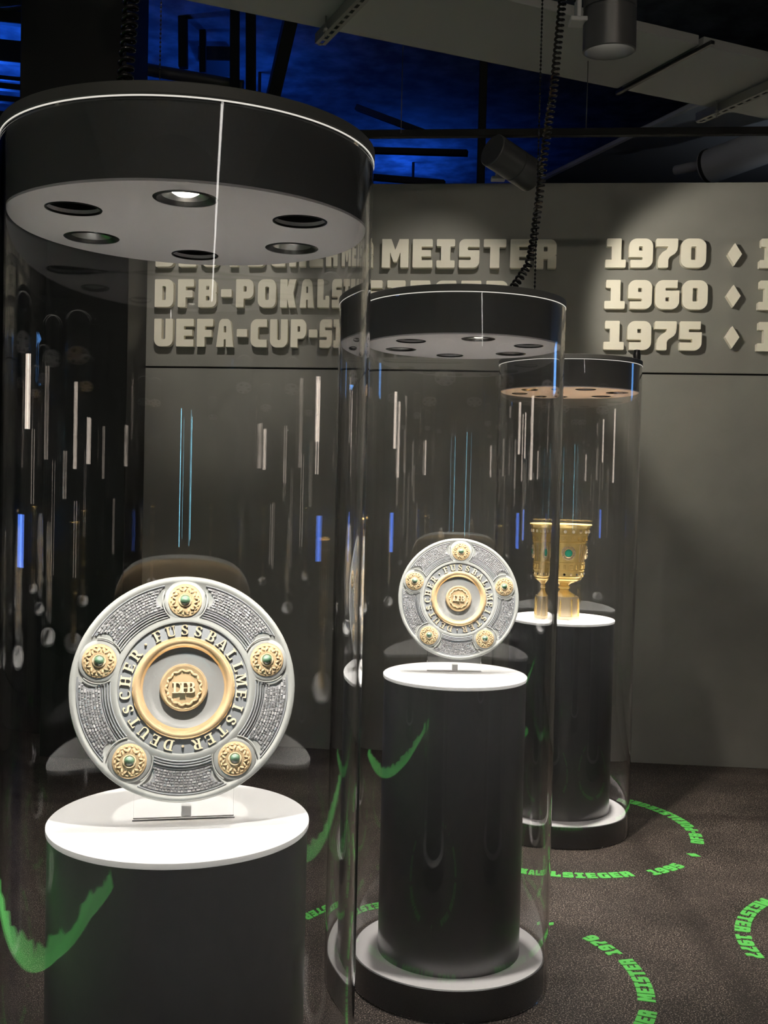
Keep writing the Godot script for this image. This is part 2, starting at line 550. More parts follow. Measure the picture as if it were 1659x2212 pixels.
func make_case(label: String, at: Vector2, turn: float) -> Node3D:
	var t := thing("display_case", label, "showcase", Vector3(at.x, 0, at.y), turn, "round glass showcases")
	var s := Shape.new()
	s.lathe([Vector2(0.0, 0.002), Vector2(0.286, 0.002), Vector2(0.288, 0.004), Vector2(0.288, 0.0915), Vector2(0.2865, 0.093), Vector2(0.283, 0.093)], 128)
	piece("base_drum", s, mat("base black", Color(0.14, 0.14, 0.14), 0.5), t)
	s = Shape.new()
	s.lathe([Vector2(0.2835, 0.093), Vector2(0.2835, 0.0935), Vector2(0.2135, 0.0935)], 128)
	piece("base_ring", s, mats["ring grey"], t)
	s = Shape.new()
	s.lathe([Vector2(0.2135, 0.0937), Vector2(0.2135, 0.9115), Vector2(0.0, 0.9115)], 128)
	piece("pedestal", s, mats["pedestal black"], t)
	s = Shape.new()
	s.lathe([Vector2(0.0, 0.9117), Vector2(0.2145, 0.9117), Vector2(0.216, 0.9135), Vector2(0.216, 0.9215), Vector2(0.2145, 0.923), Vector2(0.0, 0.923)], 128)
	var disc := piece("display_disc", s, mats["white disc"], t)
	s = Shape.new()
	s.lathe([Vector2(0.2915, 0.0035), Vector2(0.3, 0.0035), Vector2(0.3, 2.014), Vector2(0.2915, 2.014), Vector2(0.2915, 0.0035)], 160)
	piece("glass_tube", s, mats["clear glass"], t)
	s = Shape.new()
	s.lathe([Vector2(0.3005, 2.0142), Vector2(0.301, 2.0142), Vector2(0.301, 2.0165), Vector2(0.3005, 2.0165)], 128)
	piece("tube_edge_glow", s, mats["piped edge glow"], t)  # no lamp: glowing ring stands in for light caught in the tube's top edge
	s = Shape.new()
	s.lathe([Vector2(0.2893, 2.0178), Vector2(0.3, 2.0178), Vector2(0.3015, 2.0195), Vector2(0.3015, 2.0345), Vector2(0.3, 2.036), Vector2(0.0, 2.036)], 128)
	piece("lid", s, mat("lid black", Color(0.27, 0.27, 0.26), 0.6), t)
	s = Shape.new()
	s.lathe([Vector2(0.2875, 1.905), Vector2(0.289, 1.905), Vector2(0.289, 2.0176), Vector2(0.0, 2.0176)], 128)
	piece("cap_shell", s, mats["black lacquer"], t)
	var so := piece("soffit", soffit_mesh, mats["soffit grey"], t)
	so.position.y = 1.905
	for k in 6:
		var lit: bool = k % 2 == 0
		var a := deg_to_rad(-82.0 + 60.0 * k)
		var d := downlight(lit)
		var ring := piece("downlight", d[0], mats["black satin"], t)
		ring.position = Vector3(cos(a) * 0.2, 1.901, -sin(a) * 0.2)
		piece("reflector" if lit else "baffle", flip(d[1]), mats["brushed metal"] if lit else mats["deep black"], ring)
		if lit:
			var lens := Shape.new()
			var depth := 0.0035 if k == 0 else 0.0075
			var wide := 0.02 if k == 0 else 0.013
			lens.lathe([Vector2(0.0, depth), Vector2(wide * 0.65, depth + 0.001), Vector2(wide, depth + 0.005), Vector2(wide, 0.03), Vector2(0.0, 0.03)], 32, Transform3D.IDENTITY, 60.0)
			piece("lens", lens, mats["lamp lens"] if k == 0 else glow("dim lens", Color(1.0, 0.97, 0.92), 0.55), ring)
			var l := SpotLight3D.new()
			l.name = "downlight_lamp"
			l.light_color = Color(1.0, 0.98, 0.945)
			l.light_energy = 14.0
			l.light_size = 0.018
			l.spot_range = 6.0
			l.spot_attenuation = 2.0
			l.spot_angle = 25.0
			l.spot_angle_attenuation = 0.7
			l.shadow_enabled = true
			t.add_child(l, true)
			l.position = Vector3(cos(a) * 0.2, 1.9, -sin(a) * 0.2)
			l.basis = Basis.looking_at(Vector3(cos(a) * 0.06, 0.92, -sin(a) * 0.06) - l.position, Vector3.RIGHT)
	return t

# ---------------------------------------------------------------- silver shield, built lying in the x-z plane (top towards -z, face up) and stood upright
const PLATE_R := 0.1845

func dish(list: Array) -> Array:
	return list.map(func(p): return Vector2(p[0] * PLATE_R, p[1] * 0.001))

func serif_letters(text: String, r: float, size: float, start_deg: float, step_deg: float, parent: Node, m: Material, lift: float, depth: float) -> void:
	var font := SystemFont.new()
	font.font_names = PackedStringArray(["Droid Serif"])
	font.font_weight = 700
	var meshes := {}
	for i in text.length():
		var ch := text[i]
		if ch == " ":
			continue
		if not meshes.has(ch):
			if ch == ".":
				var dot := Shape.new()
				dot.ball(Vector3.ZERO, Vector3(size * 0.14, size * 0.14, depth), 10)
				meshes[ch] = dot.mesh()
			else:
				var tm := TextMesh.new()
				tm.font = font
				tm.font_size = 32
				tm.text = ch
				tm.pixel_size = size / 23.0
				tm.depth = depth
				tm.curve_step = 1.5
				meshes[ch] = tm
		var a := deg_to_rad(start_deg + step_deg * i)   # clockwise from the top
		var o := piece("letter", meshes[ch], m, parent)
		var box: AABB = meshes[ch].get_aabb()
		var mid := box.position + box.size / 2.0
		# local text axes: x right, y up, z towards the viewer; the plate's face is +y and its top -z
		var xf := Transform3D(Basis(Vector3.UP, -a), Vector3.ZERO) * Transform3D(Basis(Vector3.RIGHT, -PI / 2), Vector3(0, lift, -r))
		o.transform = xf * Transform3D(Basis.IDENTITY, -mid)

func make_plate(label: String, at: Vector3, turn: float) -> Node3D:
	var t := thing("silver_shield", label, "trophy", at, turn, "silver champions' shields")
	var body := MeshInstance3D.new()
	var s := Shape.new()
	# back, rim, rim face, panel floor, step, letter band
	s.lathe(dish([[0.96, -4], [0.995, 2], [1.0, 5], [0.995, 7.5], [0.975, 8.6], [0.945, 7.6], [0.925, 5.2], [0.715, 5.2], [0.64, 8.0], [0.6, 9.2], [0.585, 8.6], [0.578, 5.6], [0.45, 5.6]]), 180, Transform3D.IDENTITY, 50.0)
	body = piece("plate_body", s, mats["silver"], t)
	var xf := Transform3D(Basis(Vector3.RIGHT, PI / 2), Vector3(0, PLATE_R, 0))
	body.transform = xf
	s = Shape.new()
	s.lathe(dish([[0.0, -9], [0.9, -9], [0.96, -4]]), 96)
	piece("plate_back", s, mats["gold"], t).transform = xf
	s = Shape.new()
	s.lathe(dish([[0.455, 5.0], [0.452, 8.6], [0.44, 10.6], [0.415, 11.2], [0.395, 10.0], [0.375, 6.5], [0.36, 3.5]]), 120, Transform3D.IDENTITY, 60.0)
	piece("gold_ring", s, mats["gold"], t).transform = xf
	s = Shape.new()
	s.lathe(dish([[0.362, 3.6], [0.33, 1.5], [0.28, 0.4], [0.2, 0.0], [0.0, 0.0]]), 96, Transform3D.IDENTITY, 60.0)
	piece("dish", s, mats["silver dish"], t).transform = xf
	# central boss with wreath and three overlapping capitals
	s = Shape.new()
	s.lathe(dish([[0.212, -0.2], [0.212, 5.0], [0.205, 7.2], [0.19, 7.8], [0.178, 6.6], [0.1, 8.2], [0.0, 8.6]]), 72, Transform3D.IDENTITY, 60.0)
	var boss := piece("boss", s, mats["gold"], t)
	boss.transform = xf
	s = Shape.new()
	for k in 26:
		var a := TAU * k / 26.0
		var sgn := 1.0 if sin(a) > 0.0 else -1.0
		s.ball(Vector3(sin(a) * 0.15 * PLATE_R, 0.008, -cos(a) * 0.15 * PLATE_R), Vector3(0.002, 0.0024, 0.0046), 8, Basis(Vector3.UP, -a + 0.5 * (1.0 if k % 2 else -1.0) + PI / 2 * sgn))
	piece("wreath", s, mats["gold pale"], boss).set_meta("kind", "stuff")
	var font := SystemFont.new()
	font.font_names = PackedStringArray(["Droid Serif"])
	font.font_weight = 700
	for e in [["D", -0.0105, 0.0], ["F", 0.0005, 0.0016], ["B", 0.011, 0.0]]:
		var tm := TextMesh.new()
		tm.font = font
		tm.font_size = 32
		tm.text = e[0]
		tm.pixel_size = 0.017 / 23.0
		tm.depth = 0.004
		tm.curve_step = 1.5
		var o := piece("letter", tm, mats["gold pale"], boss)
		var box := tm.get_aabb()
		o.transform = Transform3D(Basis(Vector3.RIGHT, -PI / 2), Vector3(e[1], 0.0095 + e[2], 0)) * Transform3D(Basis.IDENTITY, -(box.position + box.size / 2.0))
	# lettering in the band
	var band := Shape.new()
	band.lathe(dish([[0.577, 5.65], [0.577, 5.9], [0.452, 5.9]]), 96)
	var b := piece("letter_band", band, mat("silver band", Color(0.5, 0.51, 0.52), 0.33, 0.85), t)
	b.transform = xf
	serif_letters(".DEUTSCHER.FUSSBALLMEISTER", 0.515 * PLATE_R, 0.0165, 180.0, 360.0 / 26.0, b, mat("silver gilt", Color(0.93, 0.87, 0.74), 0.28, 0.85), 0.0068, 0.0036)
	# five engraved panels and five medallions
	for k in 5:
		var mid := 36.0 + 72.0 * k
		var half_out := 24.5
		var half_in := 21.5
		s = Shape.new()
		var cols := 24
		var rows := 6
		for i in cols:
			for j in rows:
				var q := []
				for e in [[i, j], [i + 1, j], [i + 1, j + 1], [i, j + 1]]:
					var f: float = float(e[1]) / rows
					var r: float = lerpf(0.722, 0.92, f)
					var half := lerpf(half_in, half_out, f) - 5.0 * sin(PI * clampf(f * 0.95, 0, 1))
					var a := deg_to_rad(mid + lerpf(-half, half, float(e[0]) / cols))
					q.append([Vector3(sin(a) * r * PLATE_R, 0.0064, -cos(a) * r * PLATE_R), Vector2(float(e[0]) / cols, 1.0 - f)])
				s.tri(q[0][0], q[1][0], q[2][0], Vector3.UP, Vector3.UP, Vector3.UP, q[0][1], q[1][1], q[2][1])
				s.tri(q[0][0], q[2][0], q[3][0], Vector3.UP, Vector3.UP, Vector3.UP, q[0][1], q[2][1], q[3][1])
		var panel := piece("engraved_panel", s, mats["engraved silver"], t)
		panel.transform = xf
		# rows of raised names, far too fine to tell apart
		s = Shape.new()
		var rng := RandomNumberGenerator.new()
		rng.seed = 40 + k
		for row in 8:
			var rr0 := lerpf(0.738, 0.905, row / 7.0)
			var half_w := lerpf(half_in, half_out, row / 7.0) - 5.0 * sin(PI * clampf(row / 7.0 * 0.95, 0, 1)) - 0.8
			var x0 := -half_w
			while x0 < half_w - 0.6:
				var wd := minf(rng.randf_range(0.9, 2.6), half_w - x0)
				var am := deg_to_rad(mid + x0 + wd / 2.0)
				var tilt := Basis(Vector3(sin(am), 0, -cos(am)), rng.randf_range(-0.25, 0.25)) * Basis(Vector3.RIGHT, rng.randf_range(-0.2, 0.2)) * Basis(Vector3.UP, -am)
				s.box(Vector3(sin(am) * rr0 * PLATE_R, 0.0064, -cos(am) * rr0 * PLATE_R), Vector3(deg_to_rad(wd) * rr0 * PLATE_R, 0.0026, 0.0028), tilt, 0.0004)
				x0 += wd + rng.randf_range(0.25, 0.6)
		piece("engraved_names", s, mat("silver bright", Color(0.7, 0.7, 0.7), 0.24, 0.92), panel).set_meta("kind", "stuff")
		# raised border: ridges along the inner edge and the outer edge, arcs beside the medallions
		s = Shape.new()
		for rdef in [[0.645, 22.5, 0.0013], [0.668, 22.3, 0.0012], [0.69, 22.0, 0.0012], [0.712, 21.5, 0.0011], [0.93, 24.5, 0.0013]]:
			var path := []
			for i in 25:
				var a := deg_to_rad(mid + lerpf(-rdef[1], rdef[1], i / 24.0))
				path.append(Vector3(sin(a) * rdef[0] * PLATE_R, 0.0082 if rdef[0] < 0.7 else 0.0066, -cos(a) * rdef[0] * PLATE_R))
			s.tube(path, rdef[2], 6)
		piece("panel_border", s, mats["silver dark"], panel)
		var ma := deg_to_rad(72.0 * k)
		var c := Vector3(sin(ma) * 0.78 * PLATE_R, 0, -cos(ma) * 0.78 * PLATE_R)
		var mxf := xf * Transform3D(Basis.IDENTITY, c)
		s = Shape.new()
		s.lathe(dish([[0.185, 4.5], [0.185, 7.6], [0.172, 8.4], [0.15, 8.4]]), 48, Transform3D.IDENTITY, 50.0)
		for side in [0.0, 1.0]:
			var arc := []
			for i in 15:
				var aa := (0.95 + 0.2 + 1.25 * (i / 14.0)) if side == 0.0 else -(0.95 + 0.2 + 1.25 * (i / 14.0))
				aa = aa + PI / 2 - PI / 2
				var dirv := Vector3(sin(ma + aa), 0, -cos(ma + aa))
				arc.append(dirv * 0.2 * PLATE_R + Vector3.UP * 0.0088)
			s.tube(arc, 0.0013, 6)
		piece("medallion_mount", s, mats["silver"], t).transform = mxf
		s = Shape.new()
		s.lathe(dish([[0.15, 7.0], [0.15, 9.6], [0.14, 10.6], [0.128, 10.2], [0.1, 11.6], [0.062, 12.4], [0.05, 12.0], [0.0, 12.0]]), 48, Transform3D.IDENTITY, 60.0)
		var med := piece("medallion", s, mats["gold"], t)
		med.transform = mxf
		s = Shape.new()
		for i in 18:
			var a := TAU * i / 18.0
			s.ball(Vector3(sin(a) * 0.098 * PLATE_R, 0.0112, -cos(a) * 0.098 * PLATE_R), Vector3(0.0017, 0.0026, 0.0042), 8, Basis(Vector3.UP, -a + (0.7 if i % 2 else -0.5)))
			s.ball(Vector3(sin(a + 0.15) * 0.125 * PLATE_R, 0.0102, -cos(a + 0.15) * 0.125 * PLATE_R), Vector3(0.0014, 0.002, 0.003), 6, Basis(Vector3.UP, -a + 1.2))
		piece("wreath", s, mats["gold pale"], med).set_meta("kind", "stuff")
		s = Shape.new()
		s.lathe(dish([[0.058, 11.6], [0.058, 13.8], [0.05, 14.6], [0.044, 13.6]]), 28, Transform3D.IDENTITY, 60.0)
		piece("gem_setting", s, mats["gold pale"], med)
		s = Shape.new()
		s.ball(Vector3(0, 0.0125, 0), Vector3(0.0083, 0.0062, 0.0083), 24)
		piece("gem", s, mats["green gem"], med)
	return t

func make_stand(label: String, at: Vector3, turn: float) -> void:
	var t := thing("acrylic_stand", label, "stand", at, turn, "clear acrylic trophy stands")
	var s := Shape.new()
	s.box(Vector3(0, 0.0006, 0.012), Vector3(0.168, 0.0008, 0.0035))
	piece("slot", s, mats["slot grey"], t)
	s = Shape.new()
	s.box(Vector3(0, 0.046, 0.003), Vector3(0.166, 0.09, 0.005), Basis.IDENTITY, 0.0008)
	piece("upright_sheet", s, mats["clear glass"], t)
	s = Shape.new()
	s.box(Vector3(0.004, 0.0095, -0.012), Vector3(0.017, 0.0185, 0.014), Basis.IDENTITY, 0.001)
	piece("support_block", s, mats["bracket white"], t)

# ---------------------------------------------------------------- gold cup
func make_cup(label: String, at: Vector3, turn: float) -> Node3D:
	var t := thing("gold_cup", label, "trophy", at, turn, "gold cups")
	var s := Shape.new()
	# faceted foot
	var pts := []
	for k in 8:
		pts.append(TAU * (k + 0.5) / 8.0)
	for lv in [[0.0, 0.071, 0.012, 0.071], [0.012, 0.066, 0.088, 0.062], [0.088, 0.066, 0.096, 0.064]]:
		for k in 8:
			var a0: float = pts[k]
			var a1: float = pts[(k + 1) % 8]
			var m := Vector3(cos((a0 + TAU / 16)), 0, sin(a0 + TAU / 16))
			s.quad(Vector3(cos(a0) * lv[1], lv[0], sin(a0) * lv[1]), Vector3(cos(a1) * lv[1], lv[0], sin(a1) * lv[1]), Vector3(cos(a1) * lv[3], lv[2], sin(a1) * lv[3]), Vector3(cos(a0) * lv[3], lv[2], sin(a0) * lv[3]), m)
	for lv in [[0.012, 0.071], [0.096, 0.064]]:
		for k in 8:
			s.tri(Vector3(0, lv[0], 0), Vector3(cos(pts[k]) * lv[1], lv[0], sin(pts[k]) * lv[1]), Vector3(cos(pts[(k + 1) % 8]) * lv[1], lv[0], sin(pts[(k + 1) % 8]) * lv[1]), Vector3.UP, Vector3.UP, Vector3.UP)
	var foot := piece("foot", s, mats["gold pale"], t)
	for k in 8:
		s = Shape.new()
		var a: float = pts[k]
		s.tube([Vector3(cos(a) * 0.067, 0.013, sin(a) * 0.067), Vector3(cos(a) * 0.0635, 0.087, sin(a) * 0.0635)], 0.0035, 8)
		piece("foot_rib", s, mats["gold deep"], foot)
	s = Shape.new()
	s.lathe([Vector2(0.05, 0.096), Vector2(0.047, 0.103), Vector2(0.03, 0.113), Vector2(0.022, 0.12), Vector2(0.019, 0.126), Vector2(0.026, 0.131), Vector2(0.026, 0.137), Vector2(0.02, 0.142), Vector2(0.028, 0.15), Vector2(0.045, 0.158), Vector2(0.052, 0.162)], 48, Transform3D.IDENTITY, 60.0)
	piece("stem", s, mats["gold deep"], t)
	s = Shape.new()
	s.lathe([Vector2(0.052, 0.16), Vector2(0.062, 0.166), Vector2(0.07, 0.168), Vector2(0.074, 0.173), Vector2(0.074, 0.178), Vector2(0.08, 0.181), Vector2(0.083, 0.184), Vector2(0.083, 0.207), Vector2(0.085, 0.208), Vector2(0.085, 0.212), Vector2(0.082, 0.213), Vector2(0.083, 0.24), Vector2(0.0865, 0.241), Vector2(0.0865, 0.246), Vector2(0.084, 0.247),
		Vector2(0.09, 0.328), Vector2(0.094, 0.329), Vector2(0.094, 0.333), Vector2(0.091, 0.335), Vector2(0.0955, 0.362), Vector2(0.0995, 0.363), Vector2(0.0995, 0.367), Vector2(0.097, 0.368), Vector2(0.1, 0.39), Vector2(0.106, 0.398), Vector2(0.112, 0.406), Vector2(0.112, 0.41), Vector2(0.106, 0.409), Vector2(0.094, 0.36), Vector2(0.08, 0.25), Vector2(0.05, 0.19), Vector2(0.0, 0.185)], 80, Transform3D.IDENTITY, 35.0)
	var bowl := piece("bowl", s, mats["gold deep"], t)
	for k in 18:
		var a := TAU * k / 18.0
		var d := Vector3(cos(a), 0, sin(a))
		s = Shape.new()
		s.ball(d * 0.1 + Vector3.UP * 0.3795, Vector3(0.0075, 0.0075, 0.0075), 10)
		piece("pearl", s, mats["pearl"] if k % 3 else mats["gold pale"], bowl)
		s = Shape.new()
		s.ball(d * 0.0815 + Vector3.UP * 0.195, Vector3(0.006, 0.006, 0.006), 8)
		piece("stone", s, mats["deep black"] if k % 2 else mats["gold pale"], bowl)
		s = Shape.new()
		s.box(d * 0.094 + Vector3.UP * 0.348, Vector3(0.006, 0.017, 0.009), Basis(Vector3.UP, -a), 0.001)
		s.box(d * 0.094 + Vector3.UP * 0.345, Vector3(0.006, 0.004, 0.018), Basis(Vector3.UP, -a), 0.001)
		piece("raised_letter", s, mats["gold deep"], bowl)
		s = Shape.new()
		s.box(d * 0.0835 + Vector3.UP * 0.2265, Vector3(0.005, 0.018, 0.01 if k % 2 else 0.016), Basis(Vector3.UP, -a), 0.001)
		piece("raised_ornament", s, mats["gold deep"], bowl)
	for k in 4:
		var a := PI / 2 + TAU * k / 4.0
		var d := Vector3(cos(a), 0, sin(a))
		var basis := Basis(Vector3.UP.cross(d), d, Vector3.UP)
		var xf := Transform3D(basis, d * 0.0845 + Vector3.UP * 0.288)
		s = Shape.new()
		s.lathe([Vector2(0.03, -0.004), Vector2(0.031, 0.003), Vector2(0.026, 0.006), Vector2(0.022, 0.004), Vector2(0.019, 0.009), Vector2(0.0165, 0.01), Vector2(0.0165, 0.006)], 36, xf, 60.0)
		for i in 12:
			var b := TAU * i / 12.0
			s.ball(xf * Vector3(cos(b) * 0.0255, 0.007, sin(b) * 0.0255), Vector3(0.0035, 0.0035, 0.0035), 8)
		var ros := piece("rosette", s, mats["gold pale"], bowl)
		s = Shape.new()
		s.ball(xf * Vector3(0, 0.006, 0), Vector3(0.0165, 0.007, 0.0165), 20, basis)
		piece("green_stone", s, mats["jade"], ros)
		for i in 3:
			var b := a + PI / 4 + (i - 1) * 0.16
			var e := Vector3(cos(b), 0, sin(b))
			s = Shape.new()
			s.tube([e * 0.0855 + Vector3.UP * 0.25, e * 0.09 + Vector3.UP * 0.325], 0.003, 6)
			piece("bowl_rib", s, mats["gold pale"], bowl)
	return t

# ---------------------------------------------------------------- cables and chains
func coil(path: Array, radius: float, pitch: float, wire: float) -> Shape:
	var curve := Curve3D.new()
	for p in path:
		curve.add_point(p)
	for i in range(1, path.size() - 1):
		var d: Vector3 = (path[i + 1] - path[i - 1]) / 6.0
		curve.set_point_in(i, -d)
		curve.set_point_out(i, d)
	var length := curve.get_baked_length()
	var turns := int(length / pitch)
	var steps := turns * 12
	var out := []
	for i in steps + 1:
		var f := length * i / steps
		var p := curve.sample_baked(f, true)
		var q := curve.sample_baked(minf(f + 0.005, length), true)
		if q.distance_to(p) < 1e-5:
			q = p + (p - curve.sample_baked(f - 0.005, true))
		var t := (q - p).normalized()
		var x := t.cross(Vector3.BACK).normalized()
		var y := t.cross(x)
		var a := TAU * turns * i / steps
		out.append(p + (x * cos(a) + y * sin(a)) * radius)
	var s := Shape.new()
	s.tube(out, wire, 6)
	return s

func chain(a: Vector3, b: Vector3, pitch: float, r: float) -> Shape:
	var s := Shape.new()
	var count := int(a.distance_to(b) / pitch)
	for i in count + 1:
		s.ball(a.lerp(b, float(i) / count), Vector3(r, r * 1.35, r), 6)
	s.tube([a, b], r * 0.35, 5)
	return s

# ---------------------------------------------------------------- ceiling services
func beam(called: String, a: Vector3, b: Vector3, w: float, h: float, m: Material, label: String, category: String, group := "") -> void:
	var s := Shape.new()
	var d := (b - a).normalized()
	var side := d.cross(Vector3.UP if absf(d.y) < 0.9 else Vector3.BACK).normalized()
	s.box((a + b) / 2.0, Vector3(w, h, a.distance_to(b)), Basis(side, d.cross(side).normalized() * -1.0, d), 0.003)
	solo(called, s, m, label, category, group)

func strut(a: Vector3, b: Vector3, label: String) -> void:
	var d := (b - a).normalized()
	var side := d.cross(Vector3.UP).normalized()
	var basis := Basis(side, Vector3.UP, -d)
	var length := a.distance_to(b)
	var t := thing("strut_channel", label, "channel", (a + b) / 2.0, 0.0, "slotted strut channels under the boards")
	var s := Shape.new()
	var w := 0.042
	for k: float in [-1.0, 1.0]:
		s.box(basis * Vector3(k * w / 2, 0.018, 0), Vector3(0.0025, 0.04, length), basis)
		s.box(basis * Vector3(k * (w / 2 - 0.007), -0.001, 0), Vector3(0.014, 0.0025, length), basis)
	var n := int(length / 0.05)
	for i in n + 1:
		s.box(basis * Vector3(0, -0.001, -length / 2 + length * i / n), Vector3(0.016, 0.0025, 0.02), basis)
	piece("channel", s, mats["galvanised steel"], t)
	for f in [-0.28, 0.3]:
		s = Shape.new()
		var p := basis * Vector3(w * 0.5 + 0.014, 0, length * f)
		s.tube([p + Vector3.DOWN * 0.035, p + Vector3.UP * 0.045], 0.004, 8)
		s.lathe([Vector2(0.0, -0.014), Vector2(0.011, -0.014), Vector2(0.011, -0.004), Vector2(0.0, -0.004)], 6, Transform3D(Basis.IDENTITY, p), 10.0)
		piece("threaded_rod", s, mats["galvanised steel"], t)

func track_spot(called: String, at: Vector3, aim: Vector3, top: Vector3, label: String, energy: float, angle: float, soft: float, color: Color) -> void:
	var t := thing(called, label, "spotlight", at, 0.0, "grey cylinder track spotlights")
	var d := (aim - at).normalized()
	var x := d.cross(Vector3.UP if absf(d.y) < 0.95 else Vector3.BACK).normalized()
	var basis := Basis(x, d, x.cross(d))
	var xf := Transform3D(basis, Vector3.ZERO)
	var s := Shape.new()
	s.lathe([Vector2(0.0, -0.11), Vector2(0.066, -0.11), Vector2(0.07, -0.106), Vector2(0.07, 0.02), Vector2(0.066, 0.022), Vector2(0.066, 0.027), Vector2(0.07, 0.029), Vector2(0.07, 0.13), Vector2(0.066, 0.132), Vector2(0.062, 0.128), Vector2(0.05, 0.075), Vector2(0.05, 0.07)], 48, xf)
	piece("housing", s, mats["spot grey"], t)
	s = Shape.new()
	s.lathe([Vector2(0.0, 0.068), Vector2(0.051, 0.068), Vector2(0.051, 0.07), Vector2(0.0, 0.07)], 32, xf)
	piece("lens", s, mats["lamp lens"], t)
	s = Shape.new()
	var left := -x * 0.085 if x.x > 0 else x * 0.085
	s.box(left + Vector3(0, 0.02, 0), Vector3(0.012, 0.15, 0.05), Basis.IDENTITY, 0.002)
	s.box(left * 0.9 + Vector3(0, -0.055, 0), Vector3(0.06, 0.012, 0.05), Basis.IDENTITY, 0.002)
	piece("bracket", s, mats["bracket white"], t)
	s = Shape.new()
	s.tube([left, Vector3(left.x, (top - at).y, left.z)], 0.012, 10)
	s.box(Vector3(left.x, (top - at).y - 0.03, left.z), Vector3(0.05, 0.06, 0.12), Basis.IDENTITY, 0.004)
	piece("stem", s, mats["black matte"], t)
	if energy > 0.0:
		var l := SpotLight3D.new()
		l.name = "track_lamp"
		l.light_color = color
		l.light_energy = energy
		l.light_size = 0.045
		l.spot_range = 14.0
		l.spot_attenuation = 2.0
		l.spot_angle = angle
		l.spot_angle_attenuation = soft
		l.shadow_enabled = true
		t.add_child(l, true)
		l.position = d * 0.145
		l.basis = Basis.looking_at(d, Vector3.UP if absf(d.y) < 0.95 else Vector3.RIGHT)

# ---------------------------------------------------------------- the hall
func _ready() -> void:
	var cam := Camera3D.new()
	cam.name = "camera"
	cam.fov = rad_to_deg(2.0 * atan(1106.0 / FOCAL))
	cam.near = 0.05
	cam.far = 60.0
	cam.transform = Transform3D(Basis(Vector3.RIGHT, -PITCH) * Basis(Vector3.BACK, ROLL), EYE)
	add_child(cam)
	cam.current = true
	var env := Environment.new()
	env.background_mode = Environment.BG_COLOR
	env.background_color = Color(0.01, 0.01, 0.012)
	env.tonemap_mode = Environment.TONE_MAPPER_LINEAR
	env.tonemap_exposure = 1.0
	env.sdfgi_enabled = true
	env.ssao_enabled = true
	env.ssil_enabled = true
	var we := WorldEnvironment.new()
	we.name = "surroundings"
	we.environment = env
	add_child(we)

	make_materials()
	make_soffit()
	wall_frame = Transform3D(Basis(Vector3.UP, WALL_TURN), WALL_AT)
	build_room()
	build_cases()
	build_lettering()
	build_ceiling()
	build_behind()

func build_room() -> void:
	var s := Shape.new()
	s.box(Vector3(0, -0.05, -2.5), Vector3(13, 0.1, 18))
	structure("floor", s, mats["speckled floor"])
	s = Shape.new()
	s.box(Vector3(0, 4.55, -2.5), Vector3(13, 0.2, 18))
	structure("ceiling", s, mats["dark concrete"])
	s = Shape.new()
	s.box(Vector3(0, 2.25, -11.55), Vector3(13, 4.6, 0.1))
	structure("wall_back", s, mats["dark wall"])
	s = Shape.new()
	s.box(Vector3(0, 2.25, 6.55), Vector3(13, 4.6, 0.1))
	structure("wall_front", s, mats["dark wall"])
	s = Shape.new()
	s.box(Vector3(-6.55, 2.25, -2.5), Vector3(0.1, 4.6, 18))
	structure("wall_left", s, mats["dark wall"])
	s = Shape.new()
	s.box(Vector3(6.55, 2.25, -2.5), Vector3(0.1, 4.6, 18))
	structure("wall_right", s, mats["dark wall"])
	# the lettered partition: two rows of panels with a dark joint
	var w := Node3D.new()
	w.name = "wall_partition"
	add_child(w)
	w.transform = wall_frame
	w.set_meta("kind", "structure")
	w.set_meta("label", "grey painted partition wall carrying the raised lettering")
	s = Shape.new()
	s.box(Vector3(1.4, 1.057, -0.06), Vector3(8.6, 2.115, 0.12), Basis.IDENTITY, 0.002)
	piece("lower_panel", s, mats["grey wall paint"], w)
	s = Shape.new()
	s.box(Vector3(1.4, (2.124 + 3.143) / 2.0, -0.06), Vector3(8.6, 3.143 - 2.124, 0.12), Basis.IDENTITY, 0.002)
	piece("upper_panel", s, mats["grey wall paint"], w)
	s = Shape.new()
	s.box(Vector3(1.4, 2.12, -0.07), Vector3(8.6, 0.012, 0.1))
	piece("joint", s, mats["deep black"], w)
	# black pillar at its end and the darker wall beyond
	s = Shape.new()
	s.box(Vector3(-1.665, 2.225, -5.9), Vector3(0.55, 4.45, 0.5), Basis.IDENTITY, 0.004)
	structure("column", s, mats["column black"])
	s = Shape.new()
	s.box(Vector3(-4.15, 1.57, -6.2), Vector3(4.7, 3.14, 0.12))
	structure("wall_side", s, mats["dark wall"])

